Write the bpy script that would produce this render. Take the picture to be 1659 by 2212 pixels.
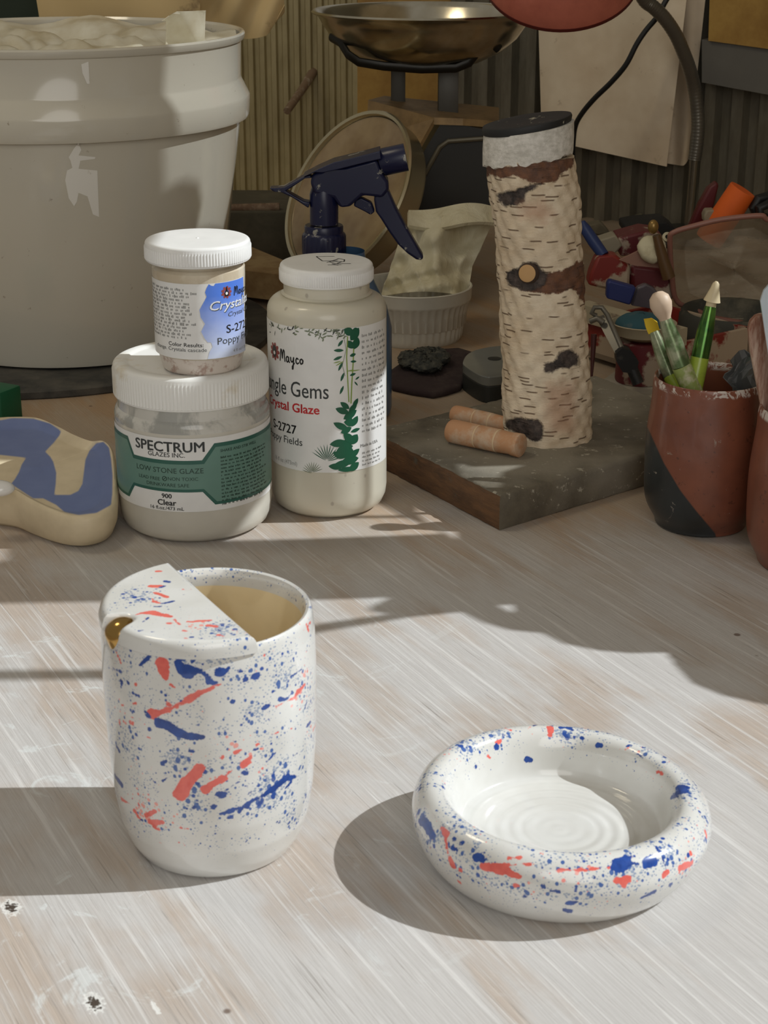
import bpy, bmesh, math, random
import numpy as np
from mathutils import Vector, Matrix
from mathutils.geometry import tessellate_polygon

# ------------------------------------------------------------------ clear
for o in list(bpy.data.objects): bpy.data.objects.remove(o, do_unlink=True)
SC = bpy.context.scene
COL = SC.collection
random.seed(7); RNG = np.random.default_rng(11)

# ------------------------------------------------------------------ camera
FPX, PITCH, CAMH = 3700.0, math.radians(20.6), 0.358
cd = bpy.data.cameras.new('camera'); cam = bpy.data.objects.new('camera', cd); COL.objects.link(cam)
cam.location = (0, 0, CAMH); cam.rotation_euler = (math.pi/2 - PITCH, 0, 0)
cd.sensor_fit = 'HORIZONTAL'; cd.sensor_width = 36.0; cd.lens = FPX*36.0/1659.0
cd.clip_start = 0.02; cd.clip_end = 60
cd.dof.use_dof = True; cd.dof.focus_distance = 1.05; cd.dof.aperture_fstop = 60
SC.camera = cam

# ------------------------------------------------------------------ world, sun, lamps, exposure
SC.view_settings.view_transform = 'Standard'; SC.view_settings.look = 'None'
SC.view_settings.gamma = 1.0; SC.view_settings.use_curve_mapping = False
SC.view_settings.exposure = 0.0
W = bpy.data.worlds.new('room_light'); SC.world = W; W.use_nodes = True
bg = W.node_tree.nodes['Background']; bg.inputs[0].default_value = (1.0, 0.94, 0.84, 1); bg.inputs[1].default_value = 0.225
SUN_EL, SUN_AZ = math.radians(41.0), math.radians(1.5)      # azimuth the light comes from (0 = +x)
SDIR = Vector((math.cos(SUN_EL)*math.cos(SUN_AZ), math.cos(SUN_EL)*math.sin(SUN_AZ), math.sin(SUN_EL)))
sl = bpy.data.lights.new('sun', 'SUN'); sl.energy = 3.75; sl.angle = math.radians(0.5); sl.color = (0.93, 0.975, 1.0)
so = bpy.data.objects.new('sun', sl); COL.objects.link(so)
so.rotation_euler = SDIR.to_track_quat('Z', 'Y').to_euler(); so.location = SDIR*3
def area(name, loc, to, size, energy, color):
    l = bpy.data.lights.new(name, 'AREA'); l.energy = energy; l.color = color; l.shape = 'DISK'; l.size = size
    o = bpy.data.objects.new(name, l); COL.objects.link(o); o.location = loc
    o.rotation_euler = (Vector(loc)-Vector(to)).to_track_quat('Z', 'Y').to_euler(); return o
area('warm_ceiling_lamp', (-0.75, 1.0, 1.5), (-0.25, 1.6, 0.1), 0.35, 3.0, (1.0, 0.87, 0.64))
area('room_daylight', (0.25, -1.2, 0.95), (-0.05, 1.2, 0.1), 1.6, 13.0, (1.0, 0.975, 0.93))

# ------------------------------------------------------------------ placing helpers (pixel of the photograph -> world)
cp, sp = math.cos(PITCH), math.sin(PITCH)
def ray(u, v):
    a = (u-829.5)/FPX; b = (1106-v)/FPX
    return Vector((a, cp+b*sp, -sp+b*cp))
CP = Vector((0, 0, CAMH))
def G(u, v, z=0.0):
    d = ray(u, v); return CP + d*((z-CAMH)/d.z)
def Q(u, v, y):
    d = ray(u, v); return CP + d*(y/d.y)
def proj(p):
    x, y, z = p[0], p[1], p[2]-CAMH
    d = y*cp - z*sp
    return 829.5+FPX*x/d, 1106-FPX*(y*sp+z*cp)/d, d
def zat(x, y, v):
    b = (1106-v)/FPX
    # (y*sp+z*cp) = b*(y*cp - z*sp)
    return CAMH + y*(b*cp-sp)/(cp+b*sp)
def kpx(p): return FPX/proj(p)[2]      # pixels per metre

# ------------------------------------------------------------------ mesh builder (world coordinates)
class MB:
    def __init__(s): s.v = []; s.f = []; s.m = []; s.attrs = {}
    def add(s, verts, faces, mat=0):
        b = len(s.v); s.v.extend([tuple(x) for x in verts])
        for f in faces: s.f.append([i+b for i in f]); s.m.append(mat)
        return s
    def lathe(s, prof, c=(0,0,0), seg=64, mat=0, cap0=False, cap1=False, rmod=None, axis=None, a0=0, a1=2*math.pi):
        full = abs(a1-a0-2*math.pi) < 1e-6
        n = seg if full else seg+1
        vs = []
        M = None
        if axis is not None: M = Vector(axis).normalized().to_track_quat('Z', 'Y').to_matrix()
        for k, (r, z) in enumerate(prof):
            for i in range(n):
                t = a0+(a1-a0)*i/seg
                rr = r if rmod is None else rmod(r, z, t)
                p = Vector((rr*math.cos(t), rr*math.sin(t), z))
                if M: p = M @ p
                vs.append((p.x+c[0], p.y+c[1], p.z+c[2]))
        fs = []
        for k in range(len(prof)-1):
            for i in range(seg):
                j = (i+1) % n
                fs.append([k*n+i, k*n+j, (k+1)*n+j, (k+1)*n+i])
        if cap0: fs.append(list(range(n))[::-1])
        if cap1: fs.append([(len(prof)-1)*n+i for i in range(n)])
        return s.add(vs, fs, mat)
    def tube(s, pts, rad, seg=12, mat=0, cap=True, flat=1.0):
        pts = [Vector(p) for p in pts]; n = len(pts)
        rads = rad if isinstance(rad, (list, tuple)) else [rad]*n
        t0 = (pts[1]-pts[0]).normalized()
        up = Vector((0,0,1)) if abs(t0.z) < .9 else Vector((1,0,0))
        N = t0.cross(up).normalized(); vs = []
        for i, p in enumerate(pts):
            t = (pts[min(i+1,n-1)]-pts[max(i-1,0)]).normalized()
            N = (N - t*N.dot(t)).normalized(); B = t.cross(N)
            for k in range(seg):
                a = 2*math.pi*k/seg
                vs.append(p + N*(rads[i]*math.cos(a)) + B*(rads[i]*flat*math.sin(a)))
        fs = [[i*seg+k, i*seg+(k+1)%seg, (i+1)*seg+(k+1)%seg, (i+1)*seg+k] for i in range(n-1) for k in range(seg)]
        if cap: fs += [list(range(seg))[::-1], [(n-1)*seg+k for k in range(seg)]]
        return s.add(vs, fs, mat)
    def prism(s, poly, off, mat=0):
        """poly: 3D points of one face, off: extrusion vector"""
        n = len(poly); P = [Vector(p) for p in poly]; off = Vector(off)
        vs = P + [p+off for p in P]
        tris = tessellate_polygon([P])
        fs = [list(t) for t in tris] + [[i+n for i in t][::-1] for t in tris]
        fs += [[i, (i+1)%n, (i+1)%n+n, i+n] for i in range(n)]
        return s.add(vs, fs, mat)
    def box(s, c, size, rot=0.0, bev=0.002, mat=0, M=None, seg=2):
        bm = bmesh.new(); bmesh.ops.create_cube(bm, size=1.0)
        for v in bm.verts: v.co = Vector((v.co.x*size[0], v.co.y*size[1], v.co.z*size[2]))
        if bev > 0: bmesh.ops.bevel(bm, geom=bm.edges[:], offset=bev, segments=seg, affect='EDGES', profile=.5)
        R = M if M is not None else Matrix.Rotation(rot, 3, 'Z')
        bm.verts.ensure_lookup_table()
        vs = [R @ v.co + Vector(c) for v in bm.verts]
        fs = [[v.index for v in f.verts] for f in bm.faces]
        bm.free(); return s.add(vs, fs, mat)
    def sphere(s, c, r, seg=20, rings=12, mat=0, M=None):
        r = r if isinstance(r, (tuple, list)) else (r, r, r)
        vs = []; 
        for k in range(rings+1):
            ph = math.pi*k/rings
            for i in range(seg):
                t = 2*math.pi*i/seg
                p = Vector((r[0]*math.sin(ph)*math.cos(t), r[1]*math.sin(ph)*math.sin(t), r[2]*math.cos(ph)))
                if M is not None: p = M @ p
                vs.append(p+Vector(c))
        fs = [[k*seg+i, (k+1)*seg+i, (k+1)*seg+(i+1)%seg, k*seg+(i+1)%seg] for k in range(rings) for i in range(seg)]
        return s.add(vs, fs, mat)
    def sheet(s, fn, nu, nv, th, mat=0):
        """fn(a,b)->point, closed thin sheet of thickness th"""
        P = [[Vector(fn(i/nu, j/nv)) for i in range(nu+1)] for j in range(nv+1)]
        vs = []; back = []
        for j in range(nv+1):
            for i in range(nu+1):
                du = P[j][min(i+1,nu)]-P[j][max(i-1,0)]; dv = P[min(j+1,nv)][i]-P[max(j-1,0)][i]
                n = du.cross(dv); n = n.normalized() if n.length > 0 else Vector((0,-1,0))
                vs.append(P[j][i]); back.append(P[j][i]-n*th)
        N = len(vs); w = nu+1
        fs = []
        for j in range(nv):
            for i in range(nu):
                q = [j*w+i, j*w+i+1, (j+1)*w+i+1, (j+1)*w+i]
                fs.append(q); fs.append([a+N for a in q][::-1])
        for i in range(nu):
            fs.append([i+1, i, i+N, i+1+N]); a = nv*w+i; fs.append([a, a+1, a+1+N, a+N])
        for j in range(nv):
            a = j*w; fs.append([a, a+w, a+w+N, a+N]); a = j*w+nu; fs.append([a+w, a, a+N, a+w+N])
        return s.add(vs+back, fs, mat)
    def build(s, name, mats, parent=None, origin=None, smooth=True, ang=38, recalc=True):
        mats = mats if isinstance(mats, (list, tuple)) else [mats]
        o0 = Vector(parent['_org']) if parent is not None and '_org' in parent else Vector(origin or (0,0,0))
        me = bpy.data.meshes.new(name)
        me.from_pydata([(x-o0.x, y-o0.y, z-o0.z) for x, y, z in s.v], [], s.f)
        for m in mats: me.materials.append(m)
        me.polygons.foreach_set('material_index', s.m)
        me.validate(clean_customdata=False)
        if recalc:
            bm = bmesh.new(); bm.from_mesh(me); bmesh.ops.recalc_face_normals(bm, faces=bm.faces[:]); bm.to_mesh(me); bm.free()
        if smooth:
            me.polygons.foreach_set('use_smooth', [True]*len(me.polygons))
            me.set_sharp_from_angle(angle=math.radians(ang))
        for k, arr in s.attrs.items():
            if len(arr) == len(me.vertices):
                a = me.attributes.new(k, 'FLOAT', 'POINT'); a.data.foreach_set('value', np.asarray(arr, dtype=np.float32))
        me.update()
        o = bpy.data.objects.new(name, me); COL.objects.link(o)
        if parent is not None: o.parent = parent
        else: o.location = o0
        o['_org'] = tuple(o0)
        return o
def thing(name, label, cat, loc, group=None):
    o = bpy.data.objects.new(name, None); COL.objects.link(o); o.location = loc; o.empty_display_size = .02
    o['label'] = label; o['category'] = cat; o['_org'] = tuple(loc)
    if group: o['group'] = group
    return o
def tag(o, label, cat, group=None):
    o['label'] = label; o['category'] = cat
    if group: o['group'] = group
    return o
def struct(o): o['kind'] = 'structure'; return o

# ------------------------------------------------------------------ materials
def srgb(r, g, b):
    f = lambda c: ((c/255+.055)/1.055)**2.4 if c > 10.31 else c/255/12.92
    return (f(r), f(g), f(b), 1)
class NT:
    def __init__(s, name):
        s.mat = bpy.data.materials.new(name); s.mat.use_nodes = True
        s.n = s.mat.node_tree.nodes; s.l = s.mat.node_tree.links; s.b = s.n['Principled BSDF']
        s._tc = None
    def new(s, t, **kw):
        n = s.n.new(t)
        for k, v in kw.items(): setattr(n, k, v)
        return n
    def link(s, a, b): s.l.new(a, b)
    def val(s, sock, v):
        if hasattr(v, 'links') or isinstance(v, bpy.types.NodeSocket): s.link(v, sock)
        else: sock.default_value = v
    def tc(s, scale=(1,1,1), rot=(0,0,0), loc=(0,0,0)):
        if s._tc is None: s._tc = s.new('ShaderNodeTexCoord')
        m = s.new('ShaderNodeMapping'); s.link(s._tc.outputs['Object'], m.inputs[0])
        m.inputs['Scale'].default_value = scale; m.inputs['Rotation'].default_value = rot; m.inputs['Location'].default_value = loc
        return m.outputs[0]
    def noise(s, vec, scale, detail=4, rough=.55, dist=0.0):
        n = s.new('ShaderNodeTexNoise'); s.link(vec, n.inputs['Vector'])
        n.inputs['Scale'].default_value = scale; n.inputs['Detail'].default_value = detail
        n.inputs['Roughness'].default_value = rough; n.inputs['Distortion'].default_value = dist
        return n.outputs['Fac']
    def vor(s, vec, scale, feature='F1', out='Distance', rnd=1.0):
        n = s.new('ShaderNodeTexVoronoi'); n.feature = feature; s.link(vec, n.inputs['Vector'])
        n.inputs['Scale'].default_value = scale; n.inputs['Randomness'].default_value = rnd
        return n.outputs[out]
    def ramp(s, fac, a, b, lo=0.0, hi=1.0, smooth=False):
        n = s.new('ShaderNodeMapRange'); s.link(fac, n.inputs[0])
        n.interpolation_type = 'SMOOTHSTEP' if smooth else 'LINEAR'
        n.inputs[1].default_value = a; n.inputs[2].default_value = b; n.inputs[3].default_value = lo; n.inputs[4].default_value = hi
        return n.outputs[0]
    def math(s, op, a, b=0.0):
        n = s.new('ShaderNodeMath', operation=op); s.val(n.inputs[0], a); s.val(n.inputs[1], b); return n.outputs[0]
    def mix(s, fac, a, b):
        n = s.new('ShaderNodeMix', data_type='RGBA'); s.val(n.inputs[0], fac); s.val(n.inputs[6], a); s.val(n.inputs[7], b); return n.outputs[2]
    def attr(s, name):
        n = s.new('ShaderNodeAttribute', attribute_name=name); return n.outputs['Fac']
    def bump(s, h, strength=.3, dist=.001):
        n = s.new('ShaderNodeBump'); s.link(h, n.inputs['Height']); n.inputs['Strength'].default_value = strength
        n.inputs['Distance'].default_value = dist; s.link(n.outputs[0], s.b.inputs['Normal'])
    def set(s, color=None, rough=None, metal=None, coat=None, trans=None, ior=None, sss=None, alpha=None, spec=None):
        I = s.b.inputs
        if color is not None: s.val(I['Base Color'], color)
        if rough is not None: s.val(I['Roughness'], rough)
        if metal is not None: s.val(I['Metallic'], metal)
        if coat is not None: I['Coat Weight'].default_value = coat; I['Coat Roughness'].default_value = .06
        if trans is not None: I['Transmission Weight'].default_value = trans
        if ior is not None: I['IOR'].default_value = ior
        if sss is not None: I['Subsurface Weight'].default_value = sss; I['Subsurface Radius'].default_value = (.004,.003,.002); I['Subsurface Scale'].default_value = 1.0
        if alpha is not None: s.val(I['Alpha'], alpha)
        if spec is not None: I['Specular IOR Level'].default_value = spec
        return s.mat
def plain(name, c, rough=.5, metal=0, **kw):
    t = NT(name); n = t.noise(t.tc(), 60, 3)
    col = t.mix(t.ramp(n, .35, .65, 0, .12), srgb(*c), srgb(*[x*.72 for x in c]))
    return t.set(col, rough, metal, **kw)
def dusty(name, c, d, scale=90, lo=.5, hi=.62, rough=.6, metal=0, bump=0, detail=5, coarse=None, **kw):
    """base colour with clay dust / paint flecks d in patches"""
    t = NT(name); v = t.tc(); n = t.noise(v, scale, detail, .65)
    if coarse: n = t.math('ADD', t.math('MULTIPLY', n, .55), t.math('MULTIPLY', t.noise(v, coarse, 2), .45))
    col = t.mix(t.ramp(n, lo, hi), srgb(*c), srgb(*d))
    if bump: t.bump(n, bump, .001)
    return t.set(col, rough, metal, **kw)

M_white_plastic = plain('white_plastic', (238,238,236), .38, sss=.0)
M_black = dusty('black_plastic', (26,27,29), (70,68,64), 120, .58, .75, .55)
M_black_line = plain('black_ink', (22,22,24), .5)
M_grey_ink = plain('grey_ink', (150,150,148), .6)
M_dkgrey_ink = plain('dark_grey_ink', (62,66,66), .6)
M_paper = plain('label_paper', (236,236,234), .35)

def wood_table():
    t = NT('whitewashed_plywood')
    A = math.atan2(.885, .465)            # turns the grain (running away to the left) onto x
    def st(sx, sy, off=0):
        m1 = t.tc(rot=(0,0,A)); m2 = t.new('ShaderNodeMapping'); t.link(m1, m2.inputs[0])
        m2.inputs['Scale'].default_value = (sx, sy, 1); m2.inputs['Location'].default_value = (off, off*1.7, 0); return m2.outputs[0]
    fine = t.noise(st(14, 950), 1.0, 5, .7, .2)
    mid = t.noise(st(7, 380, 3), 1.0, 4, .62, .3)
    broad = t.noise(st(6, 26, 7), 1.0, 4, .6, .4)
    big = t.noise(t.tc(scale=(9,9,9), loc=(1.3,.4,0)), 1.0, 4, .6, .6)
    sep = t.new('ShaderNodeSeparateXYZ'); t.link(t.tc(), sep.inputs[0])
    yb = t.math('ADD', sep.outputs[1], t.math('MULTIPLY', sep.outputs[0], .12))
    yb = t.math('ADD', yb, t.math('MULTIPLY', t.math('SUBTRACT', big, .5), .35))
    back = t.ramp(yb, -.36, -.12, 0, 1, True)         # the wash is thinner, the wood browner, towards the back of the bench
    tan = t.mix(t.ramp(mid, .3, .7), srgb(188,172,157), srgb(165,151,139))
    bwood = t.mix(t.ramp(broad, .3, .7), srgb(182,148,108), srgb(150,122,90))
    tan = t.mix(t.math('MULTIPLY', back, .8), tan, bwood)
    wash = t.mix(t.ramp(fine, .32, .68), srgb(208,206,204), srgb(176,173,170))
    wash = t.mix(t.math('MULTIPLY', back, .75), wash, srgb(172,152,124))
    w = t.math('ADD', t.math('MULTIPLY', broad, .6), t.math('MULTIPLY', big, .4))
    wf = t.ramp(w, .40, .54, .15, .95, True)
    wf = t.math('SUBTRACT', wf, t.math('MULTIPLY', back, .35))
    col = t.mix(t.math('MAXIMUM', wf, 0.0), tan, wash)
    streak = t.ramp(mid, .54, .66, 0, .55, True)
    col = t.mix(t.math('MULTIPLY', streak, t.ramp(back, 0, 1, 1, .12)), col, srgb(222,220,217))
    fs = t.ramp(fine, .58, .70, 0, .6)
    col = t.mix(t.math('MULTIPLY', fs, t.ramp(back, 0, 1, 1, .2)), col, srgb(224,222,219))
    dark = t.ramp(fine, .43, .31, 0, .75)
    col = t.mix(t.math('MULTIPLY', dark, t.ramp(back, 0, 1, 1, .35)), col, srgb(116,108,100))
    sm = t.noise(t.tc(scale=(26,26,26)), 1.0, 7, .72, 1.4)
    front = t.math('MULTIPLY', t.ramp(sep.outputs[1], -.30, -.42, .1, 1), t.ramp(sep.outputs[0], .20, .10, .1, 1))
    col = t.mix(t.math('MULTIPLY', t.ramp(sm, .585, .64, 0, .6), front), col, srgb(214,218,217))
    vc = t.new('ShaderNodeTexVoronoi'); t.link(t.tc(scale=(36,36,36)), vc.inputs[0]); vc.inputs['Scale'].default_value = 1.0
    pick = t.ramp(vc.outputs['Color'], .80, .81)
    col = t.mix(t.math('MULTIPLY', t.ramp(vc.outputs['Distance'], .05, .075, .8, 0), pick), col, srgb(96,74,60))
    # chipped spots showing dark wood ringed with white glaze, near the front edge
    for (px, py), rx, ry in (((24,1960),.0035,.0022), ((203,2166),.0040,.0020), ((335,2176),.0026,.0006)):
        g_ = G(px, py); dv = t.new('ShaderNodeVectorMath', operation='SUBTRACT'); t.link(t.tc(), dv.inputs[0]); dv.inputs[1].default_value = (g_.x+.15, g_.y-1.2, 0)
        mp = t.new('ShaderNodeMapping'); t.link(dv.outputs[0], mp.inputs[0]); mp.inputs['Rotation'].default_value = (0,0,A)
        ms = t.new('ShaderNodeMapping'); t.link(mp.outputs[0], ms.inputs[0]); ms.inputs['Scale'].default_value = (1/rx, 1/ry, 0)
        ln = t.new('ShaderNodeVectorMath', operation='LENGTH'); t.link(ms.outputs[0], ln.inputs[0])
        rr_ = t.math('ADD', ln.outputs[1 if len(ln.outputs) > 1 else 0], t.math('MULTIPLY', t.math('SUBTRACT', t.noise(t.tc(scale=(700,700,700)), 1.0, 3), .5), 3.4))
        col = t.mix(t.ramp(rr_, 1.7, 1.3, 0, .75), col, srgb(232,232,228))
        if ry > .001: col = t.mix(t.ramp(rr_, .95, .75), col, srgb(70,60,52))
    t.bump(t.math('ADD', t.math('MULTIPLY', fine, .8), t.math('MULTIPLY', mid, .8)), .35, .0012)
    return t.set(col, t.ramp(mid, .3, .7, .42, .62))
M_table = wood_table()

def corrugated(name, c, d):
    t = NT(name); v = t.tc(scale=(1,1,.25))
    n = t.noise(v, 60, 5, .65); m = t.noise(t.tc(), 9, 3)
    col = t.mix(t.ramp(n, .35, .7), srgb(*c), srgb(*d))
    col = t.mix(t.ramp(m, .35, .65, 0, .35), col, srgb(112,98,74))
    return t.set(col, t.ramp(n, .3, .7, .4, .65), .3)
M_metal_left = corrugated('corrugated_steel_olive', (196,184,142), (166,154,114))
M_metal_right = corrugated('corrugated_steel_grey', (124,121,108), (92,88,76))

# ------------------------------------------------------------------ setting: table, walls
tb = MB().box((-.15, 1.2, -.0125), (1.9, 2.0, .025), bev=.002)
tag(tb.build('work_table', M_table, origin=(-.15,1.2,0)), 'whitewashed plywood work table top with diagonal grain under everything', 'table')

def corr_wall(a, b, z0, z1, pitch, depth, name, mat):
    a, b = Vector((a[0],a[1],0)), Vector((b[0],b[1],0)); L = (b-a).length; d = (b-a).normalized()
    n = Vector((d.y, -d.x, 0))
    if n.y > 0: n = -n
    pts = []; s = 0.0
    while s < L:
        for q, h in ((0,0),(.30,0),(.42,1),(.82,1),(.95,0)):
            if s+q*pitch <= L: pts.append(a + d*(s+q*pitch) + n*(depth*h))
        s += pitch
    pts.append(b); N = len(pts)
    th = n*-.004
    m = MB(); vs = []
    for z in (z0, z1): vs += [p+Vector((0,0,z)) for p in pts]
    for z in (z0, z1): vs += [p+th+Vector((0,0,z)) for p in pts]
    fs = []
    for i in range(N-1):
        fs.append([i, i+1, N+i+1, N+i]); fs.append([2*N+i, 3*N+i, 3*N+i+1, 2*N+i+1])
        fs.append([N+i, N+i+1, 3*N+i+1, 3*N+i]); fs.append([i+1, i, 2*N+i, 2*N+i+1])
    fs.append([0, N, 3*N, 2*N]); fs.append([N-1, 3*N-1, 4*N-1, 2*N-1])
    m.add(vs, fs); return struct(m.build(name, mat, smooth=False, origin=(a.x, a.y, z0)))
CORNER = (0.074, 1.97)
WR_DIR = Vector((math.cos(math.radians(-34)), math.sin(math.radians(-34)), 0))
yb_ = G(570,575).y
b0, b1 = Q(360,470,yb_), Q(760,470,yb_); zt_b = zat(b0.x, yb_, 458)
m = MB().box(((b0.x+b1.x)/2, yb_+.06, zt_b/2), (b1.x-b0.x, .12, zt_b), bev=.002)
struct(m.build('baseboard_back', dusty('dark_dusty_ledge', (74,70,56), (96,90,74), 24, .45, .7, .8), origin=(b0.x, yb_, 0)))
WR_END = (CORNER[0]+WR_DIR.x*.62, CORNER[1]+WR_DIR.y*.62)
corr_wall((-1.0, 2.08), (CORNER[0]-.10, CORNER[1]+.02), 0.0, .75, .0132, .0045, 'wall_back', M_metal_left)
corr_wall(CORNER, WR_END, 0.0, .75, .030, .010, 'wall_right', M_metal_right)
def wallR(u):       # point on right wall line at pixel column u  (z=0 track)
    a = (u-829.5)/FPX
    # solve CORNER + s*dir on vertical plane through camera column (depth grows with height only slightly)
    best = None
    s = 0.0
    for i in range(4000):
        s = i*.0002 - .1
        x = CORNER[0]+WR_DIR.x*s; y = CORNER[1]+WR_DIR.y*s
        if proj((x, y, .12))[0] >= u: return Vector((x, y, 0))
    return Vector((x, y, 0))
def onwall(u, v, off=.02):
    p = wallR(u); n = Vector((WR_DIR.y, -WR_DIR.x, 0)); n = n if n.y < 0 else -n
    q = p + n*off
    s = q.y
    r = ray(u, v)
    # intersect ray with offset wall plane
    t = (q - CP).dot(n)/r.dot(n)
    return CP + r*t
# yellow boards between the two metal sheets, rail and board at top right
M_yellow = dusty('yellow_painted_board', (186,150,78), (150,112,52), 14, .4, .65, .55)
m = MB(); y0 = 1.985
m.prism([Q(772,300,y0), Q(772,-60,y0), Q(1010,-60,y0), Q(1010,300,y0)], (0,.012,0))
struct(m.build('trim_1', M_yellow, smooth=False, origin=Q(890,300,y0)))
M_rail = plain('grey_painted_rail', (106,104,98), .5)
a, b = onwall(1516, 85, .03), onwall(1516, 178, .03); c, d = onwall(1720, 216, .03), onwall(1720, 112, .03)
n_w = Vector((WR_DIR.y, -WR_DIR.x, 0)); n_w = n_w if n_w.y < 0 else -n_w
m = MB().prism([a, b, c, d], -n_w*.022); struct(m.build('trim_2', M_rail, smooth=False, origin=b))
a, b = onwall(1535, -60, .034), onwall(1530, 88, .034); c, d = onwall(1720, 114, .034), onwall(1720, -60, .034)
m = MB().prism([a, b, c, d], -n_w*.03)
tag(m.build('yellow_board', M_yellow, smooth=False, origin=b), 'yellow board standing on the grey rail at the top right', 'board')

# added unseen sheet right of the bench, holes cut to shape the sunlit patches
XW = 0.47
def to_mask(p):
    p = Vector(p); t = (XW-p.x)/SDIR.x; q = p + SDIR*t; return (q.y, q.z)
def hole(pix, z=0.0): return [to_mask(G(u, v, z)) for u, v in pix]
hA = hole([(-500,1308),(0,1304),(230,1300),(460,1297),(690,1296),(842,1291),(800,1310),(796,1316),(802,1322),(838,1326),(690,1347),(240,1446),(-500,1450)])
hB = hole([(-500,1472),(240,1468),(690,1366),(880,1334),(995,1322),(1040,1344),(1100,1361),(1170,1368),(1215,1390),(1290,1405),(1360,1411),(1440,1410),(1458,1438),(1495,1476),(1560,1502),(1659,1524),(2000,1560),(2000,2500),(-500,3200)])
hC = hole([(480,1168),(660,1164),(955,1153),(915,1133),(877,1119),(600,1121),(480,1123)])
hC2 = hole([(480,1117),(865,1113),(841,1101),(800,1080),(600,1075),(480,1075)])
hF = hole([(1000,992),(1030,1000),(1142,996),(1092,1012),(1092,1080),(1020,1042),(1000,1022)], .024)
hT = hole([(1074,1308),(1108,1306),(1107,1326)])
DIMMED = []
HOLES = [hA, hB, hC, hC2, hF, hT]
LITBOX = []          # filled below with jar and bucket openings before the sheet is built
M_mask = dusty('sun_mask_sheet', (190,175,150), (160,145,120), 20, .4, .7, .7)
def build_sun_mask():
    """added thin sheet that masks the sun, cut row by row so that overlapping openings simply merge"""
    y0, y1, z0, z1, dz, T = -.6, 2.4, -.025, 1.9, .001, .0006
    zlo = max(z0, min(p[1] for h in HOLES+DIMMED for p in h)); zhi = min(z1, max(p[1] for h in HOLES+DIMMED for p in h))
    m = MB(); prev = None; start = z0
    def rows(z, row):
        cuts = []
        for h in (HOLES if row % 3 == 0 else HOLES+DIMMED):
            xs = []
            for i in range(len(h)):
                (ya, za), (yb, zb_) = h[i], h[(i+1) % len(h)]
                if (za > z) != (zb_ > z): xs.append(ya+(yb-ya)*(z-za)/(zb_-za))
            xs.sort(); cuts += [(xs[i], xs[i+1]) for i in range(0, len(xs)-1, 2)]
        cuts.sort(); solid = []; y = y0
        for a, b in cuts:
            if a > y: solid.append((y, min(a, y1)))
            y = max(y, b)
        if y < y1: solid.append((y, y1))
        return [(a, b) for a, b in solid if b-a > 1e-5]
    def emit(sol, za, zb_):
        for a, b in sol:
            m.add([(XW,a,za),(XW,b,za),(XW,b,zb_),(XW,a,zb_),(XW+T,a,za),(XW+T,b,za),(XW+T,b,zb_),(XW+T,a,zb_)],
                  [[3,2,1,0],[4,5,6,7],[0,1,5,4],[1,2,6,5],[2,3,7,6],[3,0,4,7]])
    emit([(y0, y1)], z0, zlo)
    z = zlo; row = 0
    while z < zhi:
        emit(rows(z+dz/2, row), z, z+dz); z += dz; row += 1
    emit([(y0, y1)], z, z1)
    struct(m.build('sun_mask_1', M_mask, smooth=False, origin=(XW, .9, 0), recalc=False))

# ------------------------------------------------------------------ splatter glaze
def splat_material(name, scale=1.0):
    t = NT(name); v = t.tc()
    wob = t.noise(v, 900, 3, .6); wob2 = t.noise(v, 260, 3, .6)
    base = t.mix(t.ramp(t.noise(v, 40, 3), .35, .65), srgb(224,224,221), srgb(213,212,207))
    w = t.math('ADD', t.math('MULTIPLY', t.math('SUBTRACT', wob, .5), .0010), t.math('MULTIPLY', t.math('SUBTRACT', wob2, .5), .0022))
    def specks(col, sc, thr, lo, hi, dens, c, seedloc, amount=1.0, stretch=(1,1,1)):
        vec = t.tc(scale=tuple(sc*x for x in stretch), loc=seedloc, rot=(.3,.5,.2))
        n = t.new('ShaderNodeTexVoronoi'); t.link(vec, n.inputs[0]); n.inputs['Scale'].default_value = 1.0
        sepc = t.new('ShaderNodeSeparateColor'); t.link(n.outputs['Color'], sepc.inputs[0])
        size = t.math('MULTIPLY', t.math('ADD', sepc.outputs[0], .12), t.math('MULTIPLY', dens, thr))
        size = t.math('ADD', size, t.math('MULTIPLY', t.math('SUBTRACT', wob, .5), .10))
        f = t.ramp(t.math('SUBTRACT', n.outputs['Distance'], size), -.05, .0, amount, 0)
        f = t.math('MULTIPLY', f, t.ramp(dens, .02, .10))
        return t.mix(f, col, c)
    dB = t.attr('densb'); dC = t.attr('densc')
    n1 = t.ramp(t.noise(t.tc(loc=(3,1,2)), 75, 2), .26, .56); n2 = t.ramp(t.noise(t.tc(loc=(8,4,5)), 75, 2), .38, .62)
    dB2 = t.math('MULTIPLY', dB, n1); dC2 = t.math('MULTIPLY', dC, n2)
    col = specks(base, 900, .95, 0, 1, dB2, srgb(110,134,172), (0,0,0), .7, (1,1,1.3))
    col = specks(col, 480, .80, 0, 1, dC2, srgb(238,150,138), (5,2,1), .85)
    col = specks(col, 460, .74, 0, 1, dB2, srgb(62,98,164), (2,7,3), .95, (1,1,.8))
    col = specks(col, 240, .46, 0, 1, dB2, srgb(44,80,158), (9,3,4), 1.0)
    col = specks(col, 260, .46, 0, 1, dC2, srgb(232,118,106), (1,9,7), 1.0)
    sC = t.math('ADD', t.attr('coral'), w); col = t.mix(t.ramp(sC, -.00012, .00012, 1, 0), col, t.mix(t.ramp(wob2, .3, .7), srgb(236,116,104), srgb(222,98,90)))
    sB = t.math('ADD', t.attr('blue'), w); col = t.mix(t.ramp(sB, -.00012, .00012, 1, 0), col, t.mix(t.ramp(wob2, .3, .7), srgb(44,82,162), srgb(28,60,130)))
    return t.set(col, .16, coat=.6)
M_splat = splat_material('splattered_white_glaze')
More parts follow.
